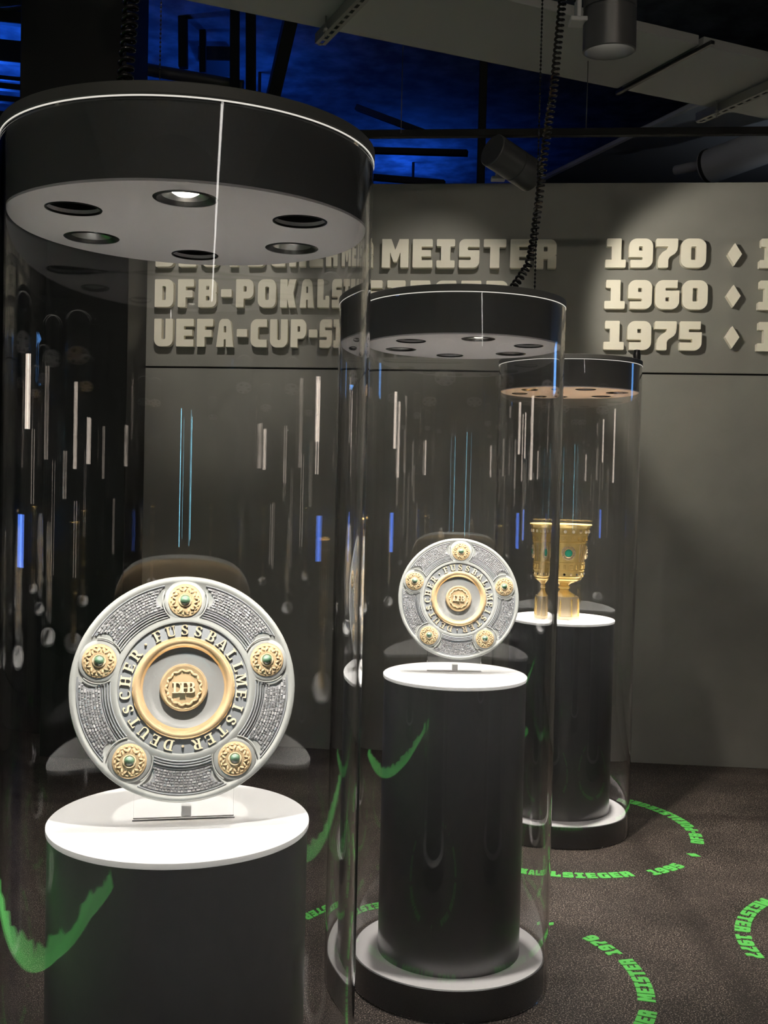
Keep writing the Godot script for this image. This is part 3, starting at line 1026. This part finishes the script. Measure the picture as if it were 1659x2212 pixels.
func build_cases() -> void:
	var labels := [
		"large glass cylinder showcase nearest the camera, holding the bigger-looking silver shield",
		"middle glass cylinder showcase, with a shield and a coiled black cable rising from its lid",
		"farthest glass cylinder showcase, holding the gold cup in front of the grey wall"]
	var first := make_case(labels[0], CASE_SPOTS[0], 0.0)
	for k in range(1, 3):
		var c := first.duplicate() as Node3D
		c.name = fresh("display_case")
		add_child(c, true)
		c.position = Vector3(CASE_SPOTS[k].x, 0, CASE_SPOTS[k].y)
		c.rotation.y = PI if k == 2 else 0.0
		c.set_meta("label", labels[k])
	var s := Shape.new()
	var p := spot_at(1383, 790, -4.62)
	s.lathe([Vector2(0.0, 0.0), Vector2(0.016, 0.0), Vector2(0.016, 0.04), Vector2(0.013, 0.044), Vector2(0.013, 0.056), Vector2(0.0, 0.058)], 20)
	var plug := solo("cable_gland", s, mats["black satin"], "small black cable plug standing on the lid of the farthest showcase", "plug")
	plug.position = Vector3(CASE_SPOTS[2].x + 0.278, 2.036, CASE_SPOTS[2].y + 0.02)
	make_stand("clear acrylic stand under the near silver shield", Vector3(CASE_SPOTS[0].x + 0.006, 0.9232, CASE_SPOTS[0].y - 0.002), 0.19)
	make_stand("clear acrylic stand under the silver shield in the middle showcase", Vector3(CASE_SPOTS[1].x, 0.9232, CASE_SPOTS[1].y - 0.053), 0.036)
	var plate := make_plate("silver champions' shield with green gems in the nearest showcase", Vector3(-0.319, 0.963, -1.748), 0.19)
	plate.rotation.x = -0.2
	var other := plate.duplicate() as Node3D
	other.name = fresh("silver_shield")
	add_child(other, true)
	other.position = Vector3(0.2255, 0.9655, -3.233)
	other.rotation = Vector3(-0.2, 0.036, -0.045)
	other.set_meta("label", "silver champions' shield with green gems in the middle showcase")
	make_cup("gold trophy cup with green stones in the farthest showcase", Vector3(0.792, 0.9235, -4.69), 0.0)

func build_lettering() -> void:
	wall_word("DEUTSCHER", -2.737, -1.487, 2.684, "raised cream word DEUTSCHER, left part of the top wall line, half behind the showcase cap", "raised wall words")
	wall_word("MEISTER", -1.4363, -0.4818, 2.684, "raised cream word MEISTER on the top wall line, behind the coiled cable", "raised wall words")
	wall_word("DFB-POKALSIEGER", -2.7387, -0.74, 2.4575, "raised cream middle line of the wall text beginning DFB-POKAL", "raised wall words")
	wall_word("UEFA-CUP-SIEGER", -2.7384, -0.88, 2.236, "raised cream bottom line of the wall text beginning UEFA-CUP", "raised wall words")
	var rows := [[2.688, "1970", -0.2198, 0.313, "1971", 0.5921], [2.4655, "1960", -0.2188, 0.3274, "1973", 0.592], [2.245, "1975", -0.2175, 0.3025, "1979", 0.592]]
	var where := ["top", "middle", "bottom"]
	for i in 3:
		var r: Array = rows[i]
		wall_word(r[1], r[2], r[3], r[0], "raised cream year %s in the %s row on the wall" % [r[1], where[i]], "raised wall years")
		wall_word("*", 0.4245, 0.0, r[0], ["topmost raised cream diamond between the years on the wall", "raised cream diamond between the years in the middle row", "lowest raised cream diamond between the years, nearest the wall joint"][i], "raised wall diamonds")
		wall_word(r[4], r[5], 0.0, r[0], "raised cream year cut by the photo's right edge, %s row on the wall" % where[i], "raised wall years at the edge")
	# green rings of words on the floor
	var ring := func(k: int, label: String) -> Node3D:
		var c: Vector2 = CASE_SPOTS[k] if k < 3 else Vector2(1.81, -3.452)
		return thing("floor_lettering", label, "lettering", Vector3(c.x, 0, c.y), 0.0, "green rings of words on the floor")
	var t: Node3D = ring.call(0, "green ring of words on the floor round the nearest showcase")
	for k in 3:
		var o := 120.0 * k + 20.0
		floor_word("DEUTSCHER", CASE_SPOTS[0], -53 + o, -18.7 + o, 0.623, 0.052, t)
		floor_word("MEISTER", CASE_SPOTS[0], -13 + o, 14.1 + o, 0.623, 0.052, t)
		floor_word("1975", CASE_SPOTS[0], 18.6 + o, 33.0 + o, 0.623, 0.052, t)
		floor_word("*", CASE_SPOTS[0], 46 + o, 48.4 + o, 0.623, 0.052, t)
	t = ring.call(1, "green ring of words with the year 1976 on the floor round the middle showcase")
	for k in 3:
		var o := 120.0 * k
		floor_word("DEUTSCHER", CASE_SPOTS[1], -53 + o, -18.7 + o, 0.62, 0.052, t)
		floor_word("MEISTER", CASE_SPOTS[1], -13 + o, 14.1 + o, 0.614, 0.052, t)
		floor_word("1976", CASE_SPOTS[1], 18.0 + o, 33.0 + o, 0.603, 0.052, t)
		floor_word("*", CASE_SPOTS[1], 46.2 + o, 48.6 + o, 0.58, 0.052, t)
	t = ring.call(2, "green ring of words with the year 1995 on the floor round the farthest showcase")
	for k in 3:
		var o := 120.0 * k
		floor_word("DFB-POKALSIEGER", CASE_SPOTS[2], -17.5 + o, 49.3 + o, 0.612, 0.055, t)
		floor_word("1995", CASE_SPOTS[2], -63.5 + o, -47.0 + o, 0.63, 0.055, t)
		floor_word("*", CASE_SPOTS[2], -34.6 + o, -30.8 + o, 0.632, 0.08, t)
	t = ring.call(3, "green ring of words with the year 1977 on the floor at the right edge")
	for k in 3:
		var o := 120.0 * k
		floor_word("DEUTSCHER", Vector2.ZERO, 84 + o, 121 + o, 0.612, 0.052, t)
		floor_word("MEISTER", Vector2.ZERO, 129.6 + o, 163.7 + o, 0.612, 0.052, t)
		floor_word("1977", Vector2.ZERO, 166.5 + o, 184.0 + o, 0.612, 0.052, t)
		floor_word("*", Vector2.ZERO, 193 + o, 195.6 + o, 0.612, 0.052, t)

func build_ceiling() -> void:
	# cables and chains of the showcases
	var lid := 2.036
	var a := spot_on(270, 178, lid)
	var s := coil([a, spot_at(277, 90, a.z - 0.01), spot_at(284, 0, a.z - 0.02), spot_at(300, -300, a.z - 0.05), spot_at(330, -900, a.z - 0.1)], 0.0085, 0.0125, 0.0036)
	solo("coiled_cable", s, mats["cable black"], "thick black coiled cable hanging above the nearest showcase", "cable")
	a = spot_on(345, 177, lid)
	s = chain(a, Vector3(a.x, 4.4, a.z), 0.006, 0.0014)
	solo("ball_chain", s, mats["cable black"], "thin dark chain above the nearest showcase lid", "chain")
	a = spot_on(1108, 622, lid)
	var pts := [a]
	for q in [[1130, 590], [1145, 560], [1158, 480], [1168, 400], [1180, 300], [1195, 200], [1205, 100], [1215, 0], [1230, -180], [1260, -700]]:
		pts.append(spot_at(q[0], q[1], a.z - 0.02))
	s = coil(pts, 0.0092, 0.0145, 0.0037)
	solo("coiled_cable", s, mats["cable black"], "long black coiled cable curving down to the middle showcase lid", "cable")
	a = spot_on(1155, 627, lid)
	s = chain(a, Vector3(a.x, 4.4, a.z), 0.011, 0.0032)
	solo("ball_chain", s, mats["cable black"], "thin bead chain hanging beside the long coiled cable", "chain")
	# grey boards hung under the ceiling in one run, with struts across
	var h := 3.3
	var far0 := spot_on(395, 0, h)
	var far1 := spot_on(1510, 228, h)
	var d := (far1 - far0).normalized()
	var across := Vector3(-d.z, 0, d.x)
	if across.z < 0: across = -across
	var basis := Basis(d, Vector3.UP, d.cross(Vector3.UP))
	var j := (spot_on(1335, 195, h) - far0).dot(d)
	var e := (spot_on(1512, 240, h) - far0).dot(d)
	var names := ["long grey ceiling board left of the dark joint", "grey ceiling board between the dark joint and the slotted channel", "grey ceiling board at the photo's top right corner"]
	var spans := [[-1.6, j - 0.012], [j + 0.012, e + 0.03], [e + 0.036, e + 2.2]]
	for k in 3:
		s = Shape.new()
		var sp: Array = spans[k]
		s.box(far0 + d * ((sp[0] + sp[1]) / 2.0) + across * 0.275 + Vector3.UP * 0.02, Vector3(sp[1] - sp[0], 0.04, 0.55), basis, 0.003)
		solo("ceiling_board", s, mats["board grey"], names[k], "board", "grey boards of the ceiling raft")
	var sl := (spot_on(665, 97, h) - far0).dot(d)
	strut(far0 + d * sl + across * -0.03 + Vector3.DOWN * 0.05, far0 + d * sl + across * 0.75 + Vector3.DOWN * 0.05, "slotted steel channel under the left part of the long grey board")
	strut(far0 + d * e + across * -0.06 + Vector3.DOWN * 0.05, far0 + d * e + across * 0.75 + Vector3.DOWN * 0.05, "slotted steel channel under the grey boards near the right edge")
	beam("joint_bar", far0 + d * j + across * -0.02 + Vector3.DOWN * 0.012, far0 + d * j + across * 0.62 + Vector3.DOWN * 0.012, 0.022, 0.016, mats["black satin"], "dark bar crossing the joint of two grey ceiling boards", "bar")
	# black track across the view with its hangers
	var t0 := spot_at(560, 292, -4.7)
	var t1 := spot_at(2100, 280, -4.5)
	beam("light_track", t0, t1, 0.035, 0.03, mats["deep black"], "long black lighting track hanging level in front of the wall top", "track")
	for q in [[866, -0.0, "thin steel wire holding the track left of the black post"], [1266, 0.0, "thin steel wire holding the track right of the coiled cable"]]:
		var b := spot_at(q[0], 287, -4.62)
		s = Shape.new()
		s.tube([b, Vector3(b.x, 4.45, b.z)], 0.002, 6)
		solo("hanger_wire", s, mats["spot grey"], q[2], "wire", "wires holding the track")
	var pb := spot_at(1038, 400, -6.4)
	beam("ceiling_post", Vector3(pb.x, pb.y - 0.3, pb.z), Vector3(pb.x, 4.45, pb.z), 0.045, 0.045, mats["deep black"], "vertical black post behind the track, above the wall", "post")
	# spotlights
	track_spot("track_spotlight", spot_at(1103, 350, -4.62), wall_frame * Vector3(0.72, 2.3, 0), t0 + Vector3.DOWN * 0.03, "grey cylinder spotlight under the track, tilted towards the years on the wall", 1.6, 33.0, 0.35, Color(1.0, 0.97, 0.905))
	var sp2 := spot_at(1318, 2, -2.9)
	track_spot("track_spotlight", sp2, sp2 + Vector3(0.02, -1, -0.06), sp2 + Vector3.UP * 0.6, "dark cylinder spotlight at the top edge of the photo, pointing straight down", 0.0, 30.0, 0.5, Color.WHITE)
	# further spotlights of the hall, above the frame
	track_spot("track_spotlight", wall_frame * Vector3(-2.15, 3.8, 1.75), wall_frame * Vector3(-2.3, 2.4, 0), wall_frame * Vector3(-2.15, 4.4, 1.75), "grey spotlight above the frame lighting the start of the words on the wall", 2.5, 18.0, 0.7, Color(1.0, 0.97, 0.92))
	track_spot("track_spotlight", wall_frame * Vector3(-0.75, 3.8, 1.75), wall_frame * Vector3(-1.2, 2.28, 0), wall_frame * Vector3(-0.75, 4.4, 1.75), "grey spotlight above the frame lighting the end of the words on the wall", 1.7, 18.0, 0.7, Color(1.0, 0.97, 0.92))
	track_spot("track_spotlight", Vector3(0.35, 3.9, -3.5), Vector3(1.5, 0, -4.3), Vector3(0.35, 4.4, -3.5), "grey spotlight above the frame lighting the floor by the farthest showcase", 8.0, 26.0, 1.0, Color(1.0, 0.95, 0.89))
	track_spot("track_spotlight", Vector3(1.2, 3.9, -1.4), Vector3(1.1, 0, -2.6), Vector3(1.2, 4.4, -1.4), "grey spotlight above the frame lighting the floor right of the showcases", 4.2, 36.0, 1.0, Color(1.0, 0.96, 0.92))
	track_spot("track_spotlight", Vector3(-0.9, 3.9, -3.2), Vector3(-0.3, 0, -4.2), Vector3(-0.9, 4.4, -3.2), "grey spotlight above the frame lighting the floor behind the nearest showcase", 5.0, 36.0, 1.0, Color(1.0, 0.96, 0.92))
	# dark services in front of the blue-lit ceiling
	var g := "dark pipes and hangers against the blue ceiling"
	for q in [[396, -20, 147, 0.055, -7.0, "black hanger left of the others against the blue ceiling"], [438, 48, 158, 0.042, -7.2, "short black hanger against the blue ceiling"], [507, 20, 190, 0.055, -6.8, "black hanger beside the blue gap"], [542, 20, 198, 0.06, -6.9, "black hanger right of the blue gap"]]:
		var top := spot_at(q[0], q[1], q[4])
		var bot := spot_at(q[0], q[2], q[4])
		beam("ceiling_hanger", bot, Vector3(bot.x + (top.x - bot.x), 4.45 if q[1] < 30 else top.y, bot.z), q[3], q[3], mats["deep black"], q[5], "hanger", g)
	beam("ceiling_brace", spot_at(590, 208, -7.4), spot_at(628, 40, -7.0), 0.09, 0.05, mats["black matte"], "slanting black brace across the blue ceiling right of the hangers", "brace", g)
	s = Shape.new()
	s.tube([spot_at(180, 112, -6.9), spot_at(300, 147, -6.9), spot_at(525, 187, -6.9)], 0.038, 16)
	solo("ceiling_pipe", s, mats["spot grey"], "grey round pipe running behind the pillar under the hangers", "pipe", g)
	s = Shape.new()
	s.box(spot_at(470, 95, -7.6), Vector3(0.22, 0.34, 0.3), Basis.IDENTITY, 0.005)
	solo("junction_box", s, mats["black matte"], "black box between the hangers against the blue ceiling", "box")
	var ys := [[24, 48, "topmost dark cable tray left of the pillar"], [86, 132, "wide dark cable tray left of the pillar"], [163, 169, "thin dark conduit left of the pillar"], [179, 191, "dark conduit under the thin one left of the pillar"], [206, 218, "dark conduit second from bottom left of the pillar"], [240, 250, "lowest dark conduit left of the pillar"]]
	for q in ys:
		var c0 := spot_at(-160, (q[0] + q[1]) / 2.0 - 14, -7.1)
		var c1 := spot_at(160, (q[0] + q[1]) / 2.0 + 18, -6.9)
		beam("ceiling_conduit", c0, c1, 0.06, (q[1] - q[0]) * 7.0 / FOCAL, mats["black matte"], q[2], "conduit", g)
	for q in [[800, 325, 1010, 331, "upper dark conduit between the track and the wall top"], [795, 382, 960, 396, "lower dark conduit between the track and the wall top"], [770, 232, 930, 292, "dark conduit slanting behind the track"]]:
		beam("ceiling_conduit", spot_at(q[0], q[1], -8.4), spot_at(q[2], q[3], -8.2), 0.05, 0.045, mats["black matte"], q[4], "conduit", g)
	# wide duct and round duct at the right
	var hb := 3.62
	var d0 := spot_on(1100, 425, hb)
	var d1 := spot_on(1512, 225, hb)
	var dd := (d1 - d0).normalized()
	var ac := Vector3(-dd.z, 0, dd.x)
	if ac.x < 0: ac = -ac
	s = Shape.new()
	s.box((d0 + d1) / 2.0 + dd * 0.4 + ac * 0.8 + Vector3.UP * 0.02, Vector3(d0.distance_to(d1) + 2.0, 0.04, 1.6), Basis(dd, Vector3.UP, dd.cross(Vector3.UP)), 0.01)
	solo("air_duct", s, mats["duct steel"], "wide flat grey duct slab behind the track on the right", "duct")
	var ra := spot_at(1527, 362, -6.5)
	var rb := spot_at(1780, 268, -5.9)
	var rd := thing("round_duct", "round steel duct with a black band above the wall at the right", "duct", ra)
	s = Shape.new()
	s.tube([Vector3.ZERO, rb - ra], 0.1, 32)
	piece("pipe", s, mats["duct steel"], rd)
	s = Shape.new()
	s.tube([(rb - ra).normalized() * 0.01, (rb - ra).normalized() * 0.03], 0.104, 32)
	piece("band", s, mats["black matte"], rd)
	s = Shape.new()
	s.tube([spot_at(1460, 368, -6.7) - ra, Vector3(0, 0.02, 0)], 0.03, 16)
	piece("spigot", s, mats["duct steel"], rd)
	# blue wash on the ceiling behind the partition
	for q in [[-2.9, 3.95, -7.4, 2.6, "blue flood lamp on a stem left of the pillar"], [-1.05, 4.1, -7.9, 0.25, "blue flood lamp on a stem behind the black hangers"], [0.12, 4.15, -10.0, 0.7, "blue flood lamp on a stem far behind the partition"]]:
		var t := thing("blue_flood_lamp", q[4], "lamp", Vector3(q[0], q[1] - 0.25, q[2]), 0.0, "blue flood lamps")
		s = Shape.new()
		s.lathe([Vector2(0.0, -0.1), Vector2(0.05, -0.1), Vector2(0.07, 0.0), Vector2(0.066, 0.0), Vector2(0.06, -0.02)], 24)
		piece("housing", s, mats["black matte"], t)
		s = Shape.new()
		s.lathe([Vector2(0.0, -0.02), Vector2(0.06, -0.02), Vector2(0.06, -0.012), Vector2(0.0, -0.012)], 24)
		piece("lens", s, mats["blue lamp"], t)
		s = Shape.new()
		s.tube([Vector3(0.075, -0.1, 0), Vector3(0.075, 4.46 - q[1] + 0.25, 0)], 0.012, 8)
		s.box(Vector3(0.06, -0.09, 0), Vector3(0.05, 0.02, 0.03))
		piece("stem", s, mats["black matte"], t)
		var l := SpotLight3D.new()
		l.name = "blue_lamp"
		l.spot_angle = 82.0
		l.spot_angle_attenuation = 0.3
		l.rotation.x = PI / 2
		l.light_color = Color(0.12, 0.4, 1.0)
		l.light_energy = q[3]
		l.light_size = 0.05
		l.spot_range = 12.0
		l.spot_attenuation = 2.0
		l.shadow_enabled = true
		t.add_child(l)
		l.position = Vector3(0, 0.06, 0)

func build_behind() -> void:
	# added fill lamp, unseen behind the partition, put in to brighten the duct's underside
	var wt := thing("added_duct_lamp", "small added fill lamp, unseen behind the partition wall, brightening the duct", "lamp", wall_frame * Vector3(1.5, 2.75, -0.2), WALL_TURN)
	var wsh := Shape.new()
	wsh.lathe([Vector2(0.0, -0.1), Vector2(0.05, -0.1), Vector2(0.07, 0.0), Vector2(0.066, 0.0), Vector2(0.06, -0.02)], 24)
	wsh.box(Vector3(0, -0.06, 0.05), Vector3(0.03, 0.03, 0.06))
	piece("housing", wsh, mats["black matte"], wt)
	wsh = Shape.new()
	wsh.lathe([Vector2(0.0, -0.02), Vector2(0.06, -0.02), Vector2(0.06, -0.012), Vector2(0.0, -0.012)], 24)
	piece("lens", wsh, glow("dim lens", Color(1.0, 0.97, 0.92), 0.55), wt)
	var wla := SpotLight3D.new()
	wla.name = "added_duct_light"
	wla.light_color = Color(0.9, 0.95, 1.0)
	wla.light_energy = 0.14
	wla.light_size = 0.05
	wla.spot_angle = 75.0
	wla.spot_angle_attenuation = 0.6
	wla.spot_range = 8.0
	wla.spot_attenuation = 2.0
	wla.shadow_enabled = true
	wt.add_child(wla)
	wla.position = Vector3(0, 0.01, 0)
	wla.rotation.x = PI / 2
	# the rest of the hall, seen in the reflections on the glass: more showcases, light boxes, a lit doorway
	var proto := get_node("display_case")
	var shield := get_node("silver_shield")
	var cup := get_node("gold_cup")
	var list := [[1.81, -3.452, 0, "showcase outside the frame inside the ring of 1977"], [1.25, -2.0, 1, "showcase outside the frame, right of the nearest one"], [-2.8, -0.95, 0, "showcase outside the frame, beyond the glowing green strip"],
		[-3.2, 0.75, 1, "showcase outside the frame, left of the camera"], [2.1, 0.9, 0, "showcase behind the camera on the right"], [-1.0, 3.0, 1, "showcase behind the camera on the left"],
		[-4.6, -1.5, 1, "showcase far left, in the second row beside the pillar"]]
	for q in list:
		var c := proto.duplicate() as Node3D
		c.name = fresh("display_case")
		add_child(c, true)
		c.position = Vector3(q[0], 0, q[1])
		c.set_meta("label", "glass cylinder " + q[3])
		# only one of its lamps is on
		var lamps := c.find_children("downlight_lamp*", "SpotLight3D", true, false)
		for i in range(1, lamps.size()):
			lamps[i].free()
		lamps[0].light_energy *= 1.6
		var o := (shield if q[2] == 0 else cup).duplicate() as Node3D
		o.name = fresh("silver_shield" if q[2] == 0 else "gold_cup")
		add_child(o, true)
		o.position = Vector3(q[0], 0.9645 if q[2] == 0 else 0.9235, q[1])
		o.rotation = Vector3(-0.2, atan2(-q[0], -q[1]) * 0.5, 0) if q[2] == 0 else Vector3.ZERO
		if q[2] == 0:
			o.position += Vector3(sin(o.rotation.y), 0, cos(o.rotation.y)) * 0.044
		o.set_meta("label", ("silver shield in the " if q[2] == 0 else "gold cup in the ") + q[3])
		if q[2] == 0:
			make_stand("clear stand in the " + q[3], Vector3(q[0], 0.9232, q[1] - 0.02), o.rotation.y)
	# glowing green strip let into the floor left of the frame, its far edge ragged like grass
	var gr := thing("light_strip", "glowing green floor strip left of the frame, seen mirrored in the glass", "light strip", Vector3(-2.2, 0, -1.4))
	var line := [Vector2(-2.5, -4.4), Vector2(-2.42, -3.4), Vector2(-2.3, -1.9), Vector2(-2.12, -0.75), Vector2(-1.86, 0.1), Vector2(-1.5, 0.7)]
	var near_side := PackedVector2Array()
	var far_side := PackedVector2Array()
	var rng := RandomNumberGenerator.new()
	rng.seed = 77
	for i in line.size() - 1:
		for k in 14:
			var p: Vector2 = line[i].lerp(line[i + 1], k / 14.0)
			var dir: Vector2 = (line[i + 1] - line[i]).normalized()
			var away := Vector2(dir.y, -dir.x)
			if away.x > 0: away = -away
			near_side.append(p - Vector2(-2.2, -1.4))
			far_side.append(p + away * rng.randf_range(0.12, 0.26) - Vector2(-2.2, -1.4))
	far_side.reverse()
	var strip := near_side.duplicate()
	strip.append_array(far_side)
	var gs := Shape.new()
	var lay := func(p: Vector2, z: float) -> Vector3: return Vector3(p.x, z, p.y)
	gs.prism([strip], [strip], 0.0002, 0.004, lay)
	piece("led_band", gs, mats["ring green"], gr)
	var gl := AreaLight3D.new()
	gl.name = "strip_lamp"
	gl.area_size = Vector2(0.1, 3.0)
	gl.light_color = Color(0.47, 1.0, 0.47)
	gl.light_energy = 0.02
	gl.shadow_enabled = true
	gr.add_child(gl)
	gl.position = Vector3(-0.03, 0.006, 0.2)
	gl.basis = Basis(Vector3(0, 1, 0), 0.17) * Basis(Vector3.RIGHT, PI / 2)
	# hung linear lamp behind the camera
	var la := Vector3(0.95, 3.1, 0.6)
	var lb := Vector3(3.1, 3.1, 6.2)
	var ll := thing("linear_lamp", "long linear lamp hung from the ceiling behind the camera", "lamp", (la + lb) / 2.0, atan2(lb.x - la.x, lb.z - la.z))
	gs = Shape.new()
	gs.box(Vector3(0, 0.035, 0), Vector3(0.11, 0.06, la.distance_to(lb)), Basis.IDENTITY, 0.004)
	for f in [-0.42, 0.42]:
		gs.tube([Vector3(0, 0.06, f * la.distance_to(lb)), Vector3(0, 1.345, f * la.distance_to(lb))], 0.004, 6)
	piece("housing", gs, mats["black matte"], ll)
	gs = Shape.new()
	gs.box(Vector3(0, 0.002, 0), Vector3(0.09, 0.006, la.distance_to(lb) - 0.03))
	piece("lit_diffuser", gs, glow("linear glow", Color(1.0, 0.98, 0.95), 4.0), ll)
	var lin := AreaLight3D.new()
	lin.name = "linear_light"
	lin.area_size = Vector2(0.09, la.distance_to(lb) - 0.03)
	lin.light_energy = 0.7
	lin.light_color = Color(1.0, 0.98, 0.95)
	lin.shadow_enabled = true
	ll.add_child(lin)
	lin.position = Vector3(0, -0.004, 0)
	lin.rotation.x = -PI / 2
	for q in [[-6.46, [[2.05, -2.3, 0.32, 0.5], [1.55, -1.7, 0.1, 0.5], [1.95, -0.5, 0.2, 0.7], [1.2, 0.3, 0.06, 0.8]], "row of white light boxes on the left wall in front"], [-6.46, [[1.5, 1.3, 0.16, 0.35], [1.0, 2.4, 0.08, 0.6], [1.8, 3.9, 0.4, 0.4]], "row of white light boxes on the left wall behind the camera"],
		[6.46, [[1.9, -2.2, 0.22, 0.7], [1.35, -1.0, 0.07, 0.7], [1.7, 0.6, 0.12, 0.45], [1.05, 1.8, 0.07, 0.5], [1.8, 3.2, 0.4, 0.4]], "row of white light boxes on the right wall"]]:
		var t := thing("light_box_row", q[2], "light boxes", Vector3(q[0], 0, 0), 0.0, "light boxes")
		var into := -signf(q[0])
		var s := Shape.new()
		var z0: float = q[1][0][1] - 0.4
		var z1: float = q[1][-1][1] + 0.4
		s.box(Vector3(-into * 0.02, 1.6, (z0 + z1) / 2.0), Vector3(0.03, 1.8, z1 - z0), Basis.IDENTITY, 0.005)
		piece("backboard", s, mats["black matte"], t)
		for e in q[1]:
			s = Shape.new()
			s.box(Vector3(into * 0.012, e[0], e[1]), Vector3(0.04, e[3] + 0.05, e[2] + 0.05), Basis.IDENTITY, 0.004)
			var fr := piece("frame", s, mats["black satin"], t)
			s = Shape.new()
			s.box(Vector3(into * 0.033, e[0], e[1]), Vector3(0.004, e[3], e[2]))
			piece("lit_screen", s, glow("box light", Color(1.0, 0.93, 0.86), 2.6), fr)
			for f in ([-0.22, 0.1, 0.34] if e[2] > 0.15 else []):
				var bar := Shape.new()
				bar.box(Vector3(into * 0.037, e[0] + e[3] * (0.1 - f * 0.6), e[1] + e[2] * f), Vector3(0.006, e[3] * (0.5 + f * 0.5), e[2] * 0.12), Basis.IDENTITY, 0.001)
				piece("printed_figure", bar, mats["column black"] if f < 0.3 else mat("poster red", Color(0.7, 0.16, 0.1), 0.6), fr)
		var l := AreaLight3D.new()
		l.name = "screen_light"
		var big: Array = q[1][0] if q[1][0][2] > 0.2 else q[1][-1]
		l.area_size = Vector2(big[2], big[3])
		l.light_energy = 0.3
		l.light_color = Color(1.0, 0.93, 0.86)
		l.shadow_enabled = true
		t.add_child(l)
		l.position = Vector3(into * 0.05, big[0], big[1])
		l.basis = Basis.looking_at(Vector3(into, 0, 0))
	for q in [[-5.2, 1.12, -2.6, 1.6, "blue screen standing far left by the pillar"]]:
		var t := thing("blue_screen", q[4], "screen", Vector3(q[0], 0, q[2]), PI + q[3] * -1.0, "blue screens")
		var s := Shape.new()
		s.box(Vector3(0, q[1], 0), Vector3(0.46, 0.36, 0.06), Basis.IDENTITY, 0.006)
		s.box(Vector3(0, q[1] / 2.0, -0.02), Vector3(0.12, q[1], 0.04), Basis.IDENTITY, 0.004)
		s.box(Vector3(0, 0.015, 0), Vector3(0.5, 0.03, 0.4), Basis.IDENTITY, 0.004)
		piece("stand", s, mats["black matte"], t)
		s = Shape.new()
		s.box(Vector3(0, q[1], 0.032), Vector3(0.4, 0.3, 0.004))
		piece("lit_screen", s, mats["screen blue"], t)
		var l := AreaLight3D.new()
		l.name = "screen_light"
		l.area_size = Vector2(0.4, 0.3)
		l.light_energy = 0.2
		l.light_color = Color(0.3, 0.5, 1.0)
		l.shadow_enabled = true
		t.add_child(l)
		l.position = Vector3(0, q[1], 0.045)
		l.rotation.y = PI
	var ws := thing("blue_screen", "blue screen on the partition wall beyond the frame's right edge", "screen", wall_frame * Vector3(2.75, 2.3, 0.035), WALL_TURN, "blue screens")
	gs = Shape.new()
	gs.box(Vector3.ZERO, Vector3(0.56, 0.4, 0.06), Basis.IDENTITY, 0.006)
	piece("frame", gs, mats["black matte"], ws)
	gs = Shape.new()
	gs.box(Vector3(0, 0, 0.031), Vector3(0.5, 0.34, 0.004))
	piece("lit_screen", gs, glow("screen cyan", Color(0.4, 0.75, 1.0), 2.4), ws)
	var wl := AreaLight3D.new()
	wl.name = "screen_light"
	wl.area_size = Vector2(0.5, 0.34)
	wl.light_energy = 0.15
	wl.light_color = Color(0.45, 0.62, 1.0)
	wl.shadow_enabled = true
	ws.add_child(wl)
	wl.position = Vector3(0, 0, 0.045)
	wl.rotation.y = PI
	var led := thing("led_doorway", "dark doorway behind the camera edged with two upright cyan light bars", "doorway", Vector3(1.1, 0, 6.46))
	gs = Shape.new()
	gs.box(Vector3(0, 1.1, 0.02), Vector3(0.8, 2.2, 0.03), Basis.IDENTITY, 0.004)
	piece("door_leaf", gs, mats["deep black"], led)
	for x in [-0.42, 0.42]:
		gs = Shape.new()
		gs.box(Vector3(x, 1.5, 0), Vector3(0.06, 1.24, 0.04), Basis.IDENTITY, 0.004)
		var hs := piece("bar_housing", gs, mats["black matte"], led)
		gs = Shape.new()
		gs.box(Vector3(x, 1.5, -0.022), Vector3(0.045, 1.2, 0.006))
		piece("led_tube", gs, mats["led cyan"], hs)
	var dl := AreaLight3D.new()
	dl.name = "bar_light"
	dl.area_size = Vector2(0.045, 1.2)
	dl.light_energy = 0.2
	dl.light_color = Color(0.55, 0.9, 1.0)
	dl.shadow_enabled = true
	led.add_child(dl)
	dl.position = Vector3(-0.42, 1.5, -0.035)
	dl.rotation.y = 0.0
	track_spot("track_spotlight", Vector3(-0.9, 4.0, 2.6), Vector3(0.0, 1.2, -3.0), Vector3(-0.9, 4.45, 2.6), "added grey fill spotlight behind the camera on the left, washing the showcases", 2.0, 40.0, 1.0, Color(1.0, 0.95, 0.88))  # added fill light for the dark caps, lids and cables
	track_spot("track_spotlight", Vector3(1.5, 4.0, 2.4), Vector3(0.6, 1.2, -4.0), Vector3(1.5, 4.45, 2.4), "added grey fill spotlight behind the camera on the right, washing the showcases", 2.0, 40.0, 1.0, Color(1.0, 0.95, 0.88))  # matching added fill from the other side
